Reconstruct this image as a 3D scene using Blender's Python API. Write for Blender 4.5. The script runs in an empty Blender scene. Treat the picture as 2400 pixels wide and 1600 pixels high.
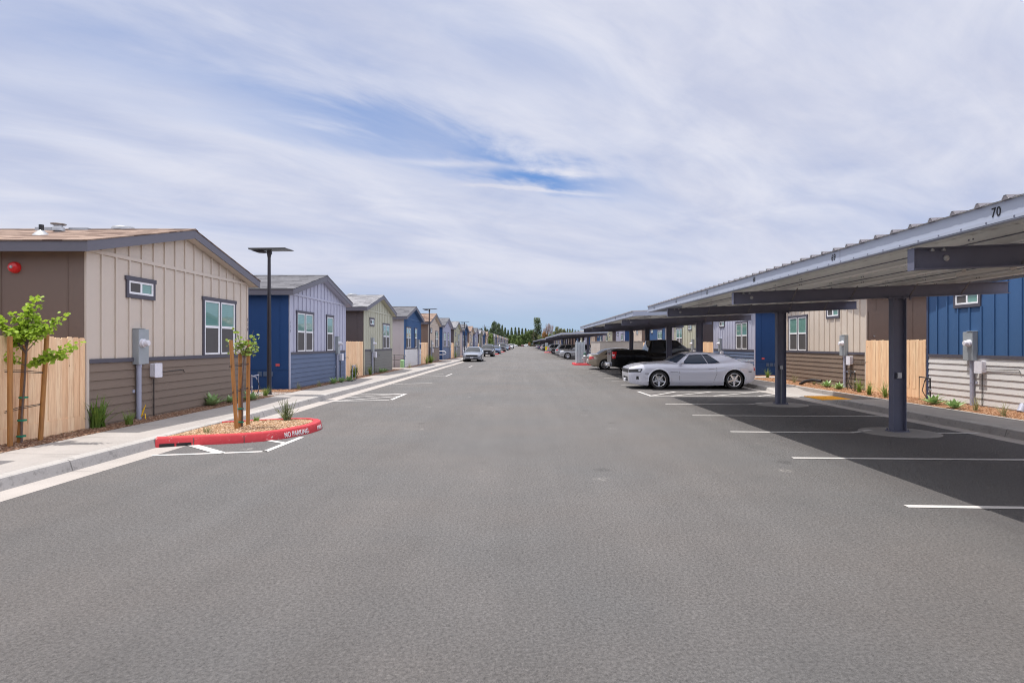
import bpy, bmesh, math, random
from mathutils import Vector, Matrix
RND = random.Random(11)
U = RND.uniform
scene = bpy.context.scene
COL = scene.collection
F, CX, CY, H = 1428.0, 1228.0, 806.0, 1.72      # measured focal length (px of the 2400 px photo), vanishing point, eye height


def gp(px, py, z=0.0):
    """ground point measured on the photo (survey of the real positions)"""
    k = (H - z) / (py - CY)
    return Vector(((px - CX) * k, F * k, z))


# ------------------------------------------------------------------ mesh builder
class MB:
    def __init__(s, o=(0, 0, 0)):
        s.v = []; s.f = []; s.m = []; s.o = Vector(o)

    def add(s, vs, fs, m=0):
        n = len(s.v)
        s.v += [Vector(v) - s.o for v in vs]
        s.f += [tuple(n + i for i in f) for f in fs]
        s.m += [m] * len(fs)

    def box(s, x0, x1, y0, y1, z0, z1, m=0):
        s.add([(x, y, z) for z in (z0, z1) for y in (y0, y1) for x in (x0, x1)],
              [(0, 1, 3, 2), (4, 6, 7, 5), (0, 4, 5, 1), (2, 3, 7, 6), (0, 2, 6, 4), (1, 5, 7, 3)], m)

    def poly(s, pts, m=0):
        s.add(pts, [tuple(range(len(pts)))], m)

    def prism(s, pts, d, m=0):
        n = len(pts); d = Vector(d)
        vs = [Vector(p) for p in pts] + [Vector(p) + d for p in pts]
        s.add(vs, [tuple(range(n))[::-1], tuple(range(n, 2 * n))] +
              [(i, (i + 1) % n, n + (i + 1) % n, n + i) for i in range(n)], m)

    def grid(s, rows, m=0, close=False):
        w = len(rows[0]); vs = [p for r in rows for p in r]; fs = []
        for i in range(len(rows) - 1):
            for j in range(w if close else w - 1):
                k = (j + 1) % w
                fs.append((i * w + j, i * w + k, (i + 1) * w + k, (i + 1) * w + j))
        s.add(vs, fs, m)

    def tube(s, pts, r, n=8, m=0, cap=True):
        pts = [Vector(p) for p in pts]
        rs = r if isinstance(r, (list, tuple)) else [r] * len(pts)
        rows = []
        for i, p in enumerate(pts):
            a = pts[min(i + 1, len(pts) - 1)] - pts[max(i - 1, 0)]
            a.normalize()
            u = a.orthogonal().normalized() if i == 0 else (u - a * u.dot(a)).normalized()
            w = a.cross(u)
            rows.append([p + (u * math.cos(2 * math.pi * k / n) + w * math.sin(2 * math.pi * k / n)) * rs[i] for k in range(n)])
        s.grid(rows, m, True)
        if cap:
            s.poly(rows[0][::-1], m); s.poly(rows[-1], m)

    def lathe(s, prof, c=(0, 0, 0), axis='z', n=24, m=0):
        rows = []
        for r, h in prof:
            row = []
            for k in range(n):
                a = 2 * math.pi * k / n
                p = (r * math.cos(a), r * math.sin(a), h)
                if axis == 'y': p = (p[0], p[2], p[1])
                if axis == 'x': p = (p[2], p[0], p[1])
                row.append(Vector(p) + Vector(c))
            rows.append(row)
        s.grid(rows, m, True)

    def ball(s, c, rx, ry, rz, n=12, m=0):
        s.lathe_e = None
        rows = []
        for i in range(n + 1):
            t = math.pi * i / n
            rows.append([Vector((c[0] + rx * math.sin(t) * math.cos(2 * math.pi * k / n),
                                 c[1] + ry * math.sin(t) * math.sin(2 * math.pi * k / n),
                                 c[2] + rz * math.cos(t))) for k in range(n)])
        s.grid(rows, m, True)

    def build(s, name, mats, parent=None, smooth=False, angle=38, loc=None, recalc=True, bevel=0):
        me = bpy.data.meshes.new(name)
        me.from_pydata([tuple(v) for v in s.v], [], s.f)
        if not isinstance(mats, (list, tuple)): mats = [mats]
        for mm in mats: me.materials.append(mm)
        me.polygons.foreach_set('material_index', s.m)
        bm = bmesh.new(); bm.from_mesh(me)
        if smooth: bmesh.ops.remove_doubles(bm, verts=bm.verts, dist=1e-5)
        if recalc: bmesh.ops.recalc_face_normals(bm, faces=bm.faces)
        if bevel:
            ed = [e for e in bm.edges if len(e.link_faces) == 2 and e.calc_face_angle(0) > 0.9]
            bmesh.ops.bevel(bm, geom=ed, offset=bevel, segments=2, profile=0.5, affect='EDGES')
        if smooth:
            la = math.radians(angle)
            for f in bm.faces: f.smooth = True
            for e in bm.edges:
                if len(e.link_faces) == 2 and e.calc_face_angle(0) > la: e.smooth = False
        bm.to_mesh(me); bm.free()
        ob = bpy.data.objects.new(name, me)
        COL.objects.link(ob)
        if parent: ob.parent = parent
        if loc is not None: ob.location = loc
        return ob


def tag(o, label=None, cat=None, group=None, kind=None):
    if label: o['label'] = label
    if cat: o['category'] = cat
    if group: o['group'] = group
    if kind: o['kind'] = kind
    return o


def thing(name, label, cat, loc=(0, 0, 0), rz=0.0, group=None):
    o = bpy.data.objects.new(name, None)
    o.empty_display_size = 0.2
    COL.objects.link(o); o.location = loc; o.rotation_euler = (0, 0, rz)
    return tag(o, label, cat, group)


def copy_tree(o, parent=None, skip=()):
    c = o.copy(); COL.objects.link(c); c.parent = parent
    for ch in list(o.children):
        if ch.name.split('.')[0] not in skip: copy_tree(ch, c, skip)
    return c


# ------------------------------------------------------------------ materials
class NT:
    def __init__(s, nt): s.t = nt; s.n = nt.nodes; s.l = nt.links

    def node(s, typ, **kw):
        n = s.n.new(typ)
        for k, v in kw.items(): setattr(n, k, v)
        return n

    def put(s, sock, v):
        if isinstance(v, bpy.types.NodeSocket): s.l.new(v, sock)
        else: sock.default_value = v

    def m(s, op, a, b=0.0, c=None, clamp=False):
        n = s.node('ShaderNodeMath', operation=op, use_clamp=clamp)
        s.put(n.inputs[0], a); s.put(n.inputs[1], b)
        if c is not None: s.put(n.inputs[2], c)
        return n.outputs[0]

    def mix(s, f, a, b, mode='MIX'):
        n = s.node('ShaderNodeMix', data_type='RGBA', blend_type=mode, clamp_factor=True)
        s.put(n.inputs[0], f)
        for i, v in ((6, a), (7, b)):
            if isinstance(v, (tuple, list)): v = tuple(v)[:3] + (1.0,)
            s.put(n.inputs[i], v)
        return n.outputs[2]

    def rng(s, v, a, b, c, d, smooth=False):
        n = s.node('ShaderNodeMapRange', clamp=True)
        if smooth: n.interpolation_type = 'SMOOTHSTEP'
        s.put(n.inputs[0], v)
        for i, x in enumerate((a, b, c, d)): n.inputs[i + 1].default_value = x
        return n.outputs[0]

    def noise(s, vec, scale, detail=4, rough=0.55, dist=0.0):
        n = s.node('ShaderNodeTexNoise')
        s.l.new(vec, n.inputs['Vector'])
        n.inputs['Scale'].default_value = scale; n.inputs['Detail'].default_value = detail
        n.inputs['Roughness'].default_value = rough; n.inputs['Distortion'].default_value = dist
        return n.outputs['Fac']

    def vor(s, vec, scale, out='Distance', feature='F1'):
        n = s.node('ShaderNodeTexVoronoi', feature=feature)
        s.l.new(vec, n.inputs['Vector']); n.inputs['Scale'].default_value = scale
        return n.outputs[out]

    def pos(s): return s.node('ShaderNodeNewGeometry').outputs['Position']

    def sep(s, v):
        n = s.node('ShaderNodeSeparateXYZ'); s.l.new(v, n.inputs[0]); return n.outputs

    def comb(s, x, y, z):
        n = s.node('ShaderNodeCombineXYZ')
        for i, v in enumerate((x, y, z)): s.put(n.inputs[i], v)
        return n.outputs[0]

    def gray(s, v): return s.comb(v, v, v)

    def bump(s, h, strength=0.3, dist=0.01):
        n = s.node('ShaderNodeBump'); s.l.new(h, n.inputs['Height'])
        n.inputs['Strength'].default_value = strength; n.inputs['Distance'].default_value = dist
        return n.outputs[0]


def newmat(name):
    m = bpy.data.materials.new(name); m.use_nodes = True
    t = NT(m.node_tree)
    b = m.node_tree.nodes['Principled BSDF']
    return m, t, b


def mk(name, col, rough=0.6, var=0.1, vs=2.0, bump=0.0, bs=40.0, metal=0.0, spec=0.4, coat=0.0, fine=0.0, fs=60.0):
    m, t, b = newmat(name)
    p = t.pos()
    n = t.noise(p, vs, 5, 0.6)
    k = t.rng(n, 0.25, 0.75, 1 - var, 1 + var)
    if fine:
        k = t.m('MULTIPLY', k, t.rng(t.noise(p, fs, 3, 0.6), 0.3, 0.7, 1 - fine, 1 + fine))
    t.put(b.inputs['Base Color'], t.mix(1.0, col, t.gray(k), 'MULTIPLY'))
    t.put(b.inputs['Roughness'], t.rng(n, 0.2, 0.8, max(0.02, rough - 0.08), min(1, rough + 0.08)) if rough > 0.15 else rough)
    b.inputs['Metallic'].default_value = metal
    b.inputs['Specular IOR Level'].default_value = spec
    if coat:
        b.inputs['Coat Weight'].default_value = coat; b.inputs['Coat Roughness'].default_value = 0.04
    if bump:
        t.put(b.inputs['Normal'], t.bump(t.noise(p, bs, 4), bump, 0.01))
    return m


def asphalt_mat():
    m, t, b = newmat('asphalt')
    p = t.pos()
    big = t.noise(p, 0.22, 5, 0.62)
    mid = t.noise(p, 1.7, 5, 0.6)
    fine = t.noise(p, 38.0, 8, 0.85)
    trk = t.noise(t.comb(t.m('MULTIPLY', t.sep(p)[0], 1.5), t.m('MULTIPLY', t.sep(p)[1], 0.05), 0.0), 1.0, 4, 0.6)
    grit = t.noise(p, 210.0, 2, 0.6)
    k = t.m('MULTIPLY', t.rng(big, 0.3, 0.7, 0.93, 1.07), t.m('MULTIPLY', t.rng(mid, 0.25, 0.75, 0.95, 1.05), t.rng(trk, 0.3, 0.7, 0.93, 1.06)))
    k = t.m('MULTIPLY', k, t.rng(fine, 0.34, 0.66, 0.52, 1.5))
    k = t.m('MULTIPLY', k, t.rng(grit, 0.25, 0.75, 0.7, 1.32))
    c = t.mix(t.rng(t.noise(p, 0.35, 3), 0.35, 0.65, 0, 1), (0.130, 0.121, 0.116), (0.121, 0.118, 0.117))
    c = t.mix(1.0, c, t.gray(k), 'MULTIPLY')
    # pale stones, dried spills and dark oil drips
    st = t.vor(p, 42.0)
    c = t.mix(t.rng(st, 0.05, 0.09, 0.55, 0.0), c, (0.33, 0.30, 0.275))
    sp = t.m('MULTIPLY', t.rng(t.vor(p, 0.75), 0.02, 0.11, 1, 0), t.rng(t.noise(p, 11, 4, 0.7), 0.48, 0.58, 0, 1))
    c = t.mix(t.m('MULTIPLY', sp, 0.5), c, (0.42, 0.39, 0.36))
    oil = t.m('MULTIPLY', t.rng(t.vor(p, 0.7), 0.02, 0.12, 1, 0), t.rng(t.noise(p, 30, 3), 0.4, 0.6, 0, 1))
    c = t.mix(t.m('MULTIPLY', oil, 0.7), c, (0.03, 0.03, 0.03))
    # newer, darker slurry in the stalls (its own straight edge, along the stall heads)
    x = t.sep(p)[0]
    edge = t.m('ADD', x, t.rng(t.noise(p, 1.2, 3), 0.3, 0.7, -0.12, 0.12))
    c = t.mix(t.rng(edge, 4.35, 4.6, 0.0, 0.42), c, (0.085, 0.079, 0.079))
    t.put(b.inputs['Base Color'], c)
    b.inputs['Roughness'].default_value = 0.9
    b.inputs['Specular IOR Level'].default_value = 0.25
    hgt = t.m('ADD', t.m('MULTIPLY', fine, 1.0), t.m('MULTIPLY', st, 0.8))
    t.put(b.inputs['Normal'], t.bump(hgt, 0.9, 0.02))
    return m


def concrete_mat(name, col, joints=0.0, stain=0.5, streak=False):
    m, t, b = newmat(name)
    p = t.pos(); s = t.sep(p)
    n = t.noise(p, 0.9, 6, 0.62)
    k = t.m('MULTIPLY', t.rng(n, 0.25, 0.75, 0.86, 1.1), t.rng(t.noise(p, 45, 4, 0.7), 0.25, 0.75, 0.9, 1.08))
    c = t.mix(1.0, col, t.gray(k), 'MULTIPLY')
    d = t.m('MULTIPLY', t.rng(t.noise(p, 2.3, 6, 0.7), 0.56, 0.72, 0, 1), stain)
    c = t.mix(d, c, tuple(x * 0.52 for x in col))
    if streak:                                                       # scuffs and drips on the kerb face
        sv = t.comb(t.m('MULTIPLY', s[0], 2.0), t.m('MULTIPLY', s[1], 6.0), t.m('MULTIPLY', s[2], 9.0))
        c = t.mix(t.rng(t.noise(sv, 1.6, 6, 0.7), 0.54, 0.68, 0, 0.65), c, tuple(x * 0.45 for x in col))
    if joints:
        j = t.m('ABSOLUTE', t.m('SUBTRACT', t.m('MODULO', t.m('ADD', s[1], 100.0), joints), joints / 2))
        c = t.mix(t.rng(j, 0.006, 0.012, 0.75, 0.0), c, tuple(x * 0.3 for x in col))
    t.put(b.inputs['Base Color'], c)
    b.inputs['Roughness'].default_value = 0.85; b.inputs['Specular IOR Level'].default_value = 0.25
    t.put(b.inputs['Normal'], t.bump(t.noise(p, 60, 4, 0.7), 0.25, 0.006))
    return m


def cedar_mat():
    m, t, b = newmat('cedar')
    p = t.pos(); s = t.sep(p)
    bid = t.m('FLOOR', t.m('DIVIDE', t.m('ADD', s[1], s[0]), 0.1425))
    w = t.node('ShaderNodeTexWhiteNoise', noise_dimensions='1D'); t.put(w.inputs['W'], bid)
    v = w.outputs['Value']
    g = t.comb(t.m('MULTIPLY', s[0], 22), t.m('MULTIPLY', s[1], 22), t.m('ADD', t.m('MULTIPLY', s[2], 1.6), t.m('MULTIPLY', v, 40)))
    gr = t.noise(g, 1.2, 5, 0.6, 0.6)
    c = t.mix(v, (0.84, 0.55, 0.33), (0.92, 0.69, 0.45))
    c = t.mix(t.rng(gr, 0.40, 0.66, 0, 0.75), c, (0.66, 0.40, 0.23))
    kp = t.comb(t.m('MULTIPLY', s[0], 1.0), s[1], t.m('MULTIPLY', s[2], 0.7))
    c = t.mix(t.rng(t.vor(kp, 4.2), 0.035, 0.075, 0.8, 0), c, (0.24, 0.11, 0.05))
    t.put(b.inputs['Base Color'], c)
    b.inputs['Roughness'].default_value = 0.75; b.inputs['Specular IOR Level'].default_value = 0.2
    t.put(b.inputs['Normal'], t.bump(gr, 0.2, 0.004))
    return m


def stake_mat():
    m, t, b = newmat('stake_wood')
    p = t.pos(); s = t.sep(p)
    g = t.comb(t.m('MULTIPLY', s[0], 30), t.m('MULTIPLY', s[1], 30), t.m('MULTIPLY', s[2], 3))
    gr = t.noise(g, 1.0, 5, 0.6, 0.4)
    c = t.mix(t.rng(gr, 0.3, 0.7, 0, 1), (0.46, 0.21, 0.055), (0.27, 0.115, 0.035))
    t.put(b.inputs['Base Color'], c); b.inputs['Roughness'].default_value = 0.65
    return m


def shingle_mat(name, c1, c2, c3):
    m, t, b = newmat(name)
    p = t.pos(); s = t.sep(p)
    row = t.m('FLOOR', t.m('DIVIDE', s[1], 0.135))
    wr = t.node('ShaderNodeTexWhiteNoise', noise_dimensions='1D'); t.put(wr.inputs['W'], row)
    tx = t.m('ADD', t.m('DIVIDE', s[0], 0.36), t.m('MULTIPLY', wr.outputs['Value'], 9.0))
    w2 = t.node('ShaderNodeTexWhiteNoise', noise_dimensions='2D')
    t.l.new(t.comb(t.m('FLOOR', tx), row, 0.0), w2.inputs['Vector'])
    v = w2.outputs['Value']
    c = t.mix(v, c1, c2)
    c = t.mix(t.rng(v, 0.60, 0.64, 0, 0.9), c, c3)
    fr = t.m('FRACT', t.m('DIVIDE', s[1], 0.135))
    c = t.mix(t.rng(fr, 0.0, 0.12, 0.45, 0), c, tuple(x * 0.35 for x in c1))
    c = t.mix(1.0, c, t.gray(t.rng(t.noise(p, 45, 3, 0.7), 0.25, 0.75, 0.75, 1.25)), 'MULTIPLY')
    t.put(b.inputs['Base Color'], c)
    b.inputs['Roughness'].default_value = 0.9; b.inputs['Specular IOR Level'].default_value = 0.2
    t.put(b.inputs['Normal'], t.bump(fr, 0.25, 0.01))
    return m


def leaf_mat(name, c1, c2, trans=0.35, rough=0.5):
    m, t, b = newmat(name)
    p = t.pos()
    w = t.noise(p, 9.0, 3, 0.7)
    c = t.mix(t.rng(w, 0.3, 0.7, 0, 1), c1, c2)
    t.put(b.inputs['Base Color'], c); b.inputs['Roughness'].default_value = rough
    b.inputs['Specular IOR Level'].default_value = 0.35
    tr = t.node('ShaderNodeBsdfTranslucent')
    t.put(tr.inputs['Color'], t.mix(0.35, c, (0.35, 0.5, 0.05)))
    mx = t.node('ShaderNodeMixShader'); mx.inputs[0].default_value = trans
    t.l.new(b.outputs[0], mx.inputs[1]); t.l.new(tr.outputs[0], mx.inputs[2])
    t.l.new(mx.outputs[0], t.n['Material Output'].inputs[0])
    return m


def chip_mat(name, cols):
    m, t, b = newmat(name)
    p = t.pos()
    v = t.node('ShaderNodeTexVoronoi'); t.l.new(p, v.inputs['Vector']); v.inputs['Scale'].default_value = 38.0
    s = t.sep(v.outputs['Color'])
    c = t.mix(s[0], cols[0], cols[1])
    c = t.mix(t.rng(s[1], 0.72, 0.8, 0, 1), c, cols[2])
    c = t.mix(t.rng(s[2], 0.7, 0.8, 0, 0.9), c, cols[3])
    t.put(b.inputs['Base Color'], c); b.inputs['Roughness'].default_value = 0.9
    b.inputs['Specular IOR Level'].default_value = 0.15
    t.put(b.inputs['Normal'], t.bump(v.outputs['Distance'], 0.8, 0.02))
    return m


def glass_mat(name, col, rough=0.03, stripes=False, coat=0.0, spec=0.4):
    m, t, b = newmat(name)
    c = col
    if stripes:                                                       # closed slat blinds just behind the pane
        z = t.sep(t.pos())[2]
        f = t.m('FRACT', t.m('DIVIDE', z, 0.05))
        c = t.mix(t.rng(f, 0.0, 0.3, 0.6, 0.0), col, tuple(x * 0.5 for x in col))
    t.put(b.inputs['Base Color'], c if not isinstance(c, tuple) else c + (1,))
    b.inputs['Roughness'].default_value = rough
    b.inputs['Specular IOR Level'].default_value = spec
    b.inputs['Coat Weight'].default_value = coat; b.inputs['Coat Roughness'].default_value = 0.01
    b.inputs['Coat IOR'].default_value = 1.7
    return m


def red_kerb_mat():
    m, t, b = newmat('red_kerb_paint')
    p = t.pos()
    n = t.noise(p, 3.0, 5, 0.65)
    c = t.mix(t.rng(n, 0.3, 0.7, 0, 1), (0.42, 0.018, 0.026), (0.50, 0.032, 0.040))
    ch = t.m('MULTIPLY', t.rng(t.noise(p, 26, 4, 0.7), 0.63, 0.68, 0, 1), t.rng(t.noise(p, 2.1, 3), 0.45, 0.6, 0.1, 1))
    c = t.mix(ch, c, (0.62, 0.50, 0.46))
    t.put(b.inputs['Base Color'], c); b.inputs['Roughness'].default_value = 0.6
    t.put(b.inputs['Normal'], t.bump(t.noise(p, 50, 4), 0.25, 0.006))
    return m


def paint_mark_mat(name, col):
    m, t, b = newmat(name)
    p = t.pos()
    w = t.m('MULTIPLY', t.rng(t.noise(p, 60, 4, 0.75), 0.58, 0.70, 0, 0.75), t.rng(t.noise(p, 1.3, 3), 0.35, 0.6, 0.15, 1))
    t.put(b.inputs['Base Color'], t.mix(w, col, (0.16, 0.15, 0.145)))
    b.inputs['Roughness'].default_value = 0.7
    return m


M = {}
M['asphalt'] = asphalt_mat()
M['concrete'] = concrete_mat('concrete', (0.33, 0.305, 0.285), 1.52, 0.35)
M['gutter'] = concrete_mat('gutter_concrete', (0.36, 0.33, 0.305), 3.05, 0.3)
M['kerb'] = concrete_mat('kerb_concrete', (0.37, 0.35, 0.33), 3.05, 0.35, True)
M['block'] = concrete_mat('block_wall', (0.44, 0.40, 0.36), 0, 0.25)
M['cedar'] = cedar_mat()
M['stake'] = stake_mat()
M['red'] = red_kerb_mat()
M['white_mark'] = paint_mark_mat('white_marking', (0.52, 0.50, 0.48))
M['yellow_pad'] = paint_mark_mat('yellow_pad', (0.85, 0.42, 0.02))
M['dirt'] = mk('dirt', (0.26, 0.20, 0.15), 0.95, 0.25, 0.7, 0.4, 20, fine=0.25)
M['chips_brown'] = chip_mat('chips_brown', [(0.20, 0.105, 0.065), (0.30, 0.17, 0.11), (0.46, 0.33, 0.24), (0.085, 0.045, 0.03)])
M['chips_tan'] = chip_mat('chips_tan', [(0.40, 0.24, 0.13), (0.50, 0.33, 0.20), (0.66, 0.52, 0.38), (0.17, 0.085, 0.045)])
M['chips_orange'] = chip_mat('chips_orange', [(0.275, 0.128, 0.066), (0.39, 0.215, 0.118), (0.60, 0.40, 0.26), (0.14, 0.06, 0.03)])
M['trim'] = mk('dark_trim', (0.082, 0.078, 0.098), 0.55, 0.07, 1.5)
M['fascia'] = mk('fascia_paint', (0.135, 0.13, 0.155), 0.5, 0.07, 1.2)
M['white'] = mk('white_vinyl', (0.80, 0.80, 0.82), 0.35, 0.03)
M['white_text'] = mk('white_lettering', (0.78, 0.76, 0.74), 0.7, 0.1, 30)
M['black_text'] = mk('black_lettering', (0.012, 0.012, 0.014), 0.6, 0.05)
M['pane'] = glass_mat('window_glass', (0.16, 0.31, 0.27), 0.02, True, 0.6, 0.6)
M['screen'] = mk('insect_screen', (0.085, 0.08, 0.08), 0.6, 0.08, 4, spec=0.3)
M['meter_grey'] = mk('meter_grey', (0.34, 0.37, 0.39), 0.45, 0.06, 5, metal=0.2)
M['conduit'] = mk('conduit_pvc', (0.33, 0.34, 0.42), 0.5, 0.08, 6)
M['plastic_white'] = mk('white_plastic', (0.70, 0.69, 0.74), 0.45, 0.04)
M['black_plastic'] = mk('black_plastic', (0.02, 0.02, 0.023), 0.45, 0.1)
M['bell_red'] = mk('bell_red', (0.62, 0.02, 0.02), 0.3, 0.05, coat=0.5)
M['galv'] = mk('galvanised', (0.40, 0.41, 0.42), 0.45, 0.15, 9, metal=0.6)
M['steel_dark'] = mk('dark_steel_paint', (0.125, 0.129, 0.180), 0.5, 0.12, 2.5, bump=0.05)
M['steel_light'] = mk('light_steel_paint', (0.86, 0.86, 0.83), 0.5, 0.06, 1.8)
M['carport_fascia'] = mk('carport_fascia', (0.35, 0.385, 0.47), 0.45, 0.06, 0.9)
M['carport_roof'] = mk('carport_roof', (0.88, 0.87, 0.84), 0.45, 0.06, 1.0)
M['carport_top'] = mk('carport_top', (0.16, 0.15, 0.165), 0.5, 0.06, 1.0)
M['pad'] = concrete_mat('pad_concrete', (0.27, 0.255, 0.238), 0, 0.5)
M['lamp_white'] = mk('lamp_housing', (0.60, 0.58, 0.55), 0.4, 0.04)
M['bronze'] = mk('dark_bronze', (0.028, 0.024, 0.030), 0.42, 0.15, 4)
M['solar'] = mk('solar_glass', (0.045, 0.045, 0.04), 0.25, 0.1)
M['green_tie'] = mk('green_tie', (0.0, 0.20, 0.12), 0.5, 0.1)
M['bark'] = mk('bark', (0.13, 0.095, 0.085), 0.9, 0.3, 18, 0.5, 60)
M['leaf_lime'] = leaf_mat('leaf_lime', (0.26, 0.40, 0.03), (0.40, 0.54, 0.07), 0.4)
M['leaf_pale'] = leaf_mat('leaf_pale', (0.20, 0.30, 0.055), (0.34, 0.42, 0.11), 0.35)
M['leaf_agave'] = leaf_mat('leaf_agave', (0.20, 0.33, 0.12), (0.36, 0.48, 0.24), 0.15, 0.4)
M['leaf_flax'] = leaf_mat('leaf_flax', (0.07, 0.14, 0.03), (0.18, 0.28, 0.05), 0.2)
M['leaf_grass'] = leaf_mat('leaf_grass', (0.11, 0.19, 0.03), (0.20, 0.27, 0.06), 0.2)
M['leaf_dry'] = leaf_mat('leaf_dry', (0.20, 0.20, 0.09), (0.30, 0.27, 0.15), 0.2)
M['leaf_grey'] = leaf_mat('leaf_grey', (0.13, 0.17, 0.07), (0.22, 0.25, 0.12), 0.2)
M['tree_dark'] = leaf_mat('tree_dark', (0.045, 0.075, 0.04), (0.09, 0.125, 0.06), 0.15)
M['tree_mid'] = leaf_mat('tree_mid', (0.055, 0.10, 0.03), (0.11, 0.16, 0.05), 0.2)
M['tree_light'] = leaf_mat('tree_light', (0.10, 0.16, 0.04), (0.18, 0.24, 0.07), 0.25)
M['tree_olive'] = leaf_mat('tree_olive', (0.12, 0.14, 0.06), (0.20, 0.20, 0.10), 0.2)
M['tree_red'] = leaf_mat('tree_red', (0.20, 0.085, 0.075), (0.30, 0.16, 0.15), 0.2)
M['tree_rust'] = leaf_mat('tree_rust', (0.26, 0.11, 0.04), (0.33, 0.18, 0.07), 0.2)
M['roof_brown'] = shingle_mat('shingles_brown', (0.215, 0.15, 0.115), (0.31, 0.23, 0.185), (0.085, 0.052, 0.04))
M['roof_grey'] = shingle_mat('shingles_grey', (0.105, 0.105, 0.115), (0.155, 0.155, 0.168), (0.065, 0.065, 0.072))
M['roof_pale'] = shingle_mat('shingles_pale', (0.19, 0.19, 0.20), (0.27, 0.27, 0.285), (0.11, 0.11, 0.12))
M['tyre'] = mk('tyre_rubber', (0.018, 0.018, 0.019), 0.75, 0.15, 12)
M['rim'] = mk('alloy', (0.62, 0.62, 0.64), 0.25, 0.04, metal=0.85)
M['rim_dark'] = mk('rim_dark', (0.02, 0.02, 0.02), 0.5, 0.1)
M['car_glass'] = glass_mat('car_glass', (0.022, 0.026, 0.032))
M['car_black'] = mk('car_black_trim', (0.012, 0.012, 0.013), 0.45, 0.05)
M['chrome'] = mk('chrome', (0.75, 0.75, 0.77), 0.12, 0.02, metal=1.0)
M['lens_red'] = mk('lens_red', (0.55, 0.01, 0.015), 0.12, 0.05, coat=1.0)
M['lens_clear'] = mk('lens_clear', (0.30, 0.31, 0.34), 0.08, 0.3, 14, metal=0.3, coat=1.0)
M['plate'] = mk('plate', (0.66, 0.66, 0.70), 0.5, 0.1, 60)
M['hydrant_green'] = mk('pale_green_box', (0.30, 0.52, 0.25), 0.5, 0.06)
M['sign_yellow'] = mk('sign_yellow', (0.70, 0.60, 0.02), 0.5, 0.04)
M['corr_grey'] = mk('corrugated_grey', (0.42, 0.46, 0.49), 0.45, 0.08, 3, metal=0.2)
M['rail_grey'] = mk('rail_grey', (0.17, 0.16, 0.16), 0.5, 0.1)
M['wire'] = mk('wire', (0.03, 0.03, 0.032), 0.6, 0.1)
M['wood_pole'] = mk('wood_pole', (0.10, 0.08, 0.07), 0.9, 0.2, 3)


def paint(name, col, metal=0.0, rough=0.3, coat=1.0, spec=0.5):
    return mk('paint_' + name, col, rough, 0.02, 0.5, metal=metal, spec=spec, coat=coat)

# ------------------------------------------------------------------ camera, sun, sky
cam = bpy.data.cameras.new('camera'); cam_o = bpy.data.objects.new('camera', cam); COL.objects.link(cam_o)
cam_o.location = (0, 0, H); cam_o.rotation_euler = (math.pi / 2, 0, 0)
cam.sensor_width = 36; cam.sensor_fit = 'HORIZONTAL'; cam.lens = 36 * F / 2400
cam.shift_x = -(CX - 1200) / 2400; cam.shift_y = (CY - 800) / 2400
cam.clip_start = 0.05; cam.clip_end = 4000
scene.camera = cam_o

SUN = Vector((0.285, -0.03, -1.0)).normalized()
sl = bpy.data.lights.new('sun', 'SUN'); sl.energy = 3.35; sl.angle = math.radians(0.6); sl.color = (1.0, 0.955, 0.90)
so = bpy.data.objects.new('sun', sl); COL.objects.link(so)
so.rotation_euler = SUN.to_track_quat('-Z', 'Y').to_euler(); so.location = (-30, 0, 60)

world = bpy.data.worlds.new('World'); scene.world = world; world.use_nodes = True


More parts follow.
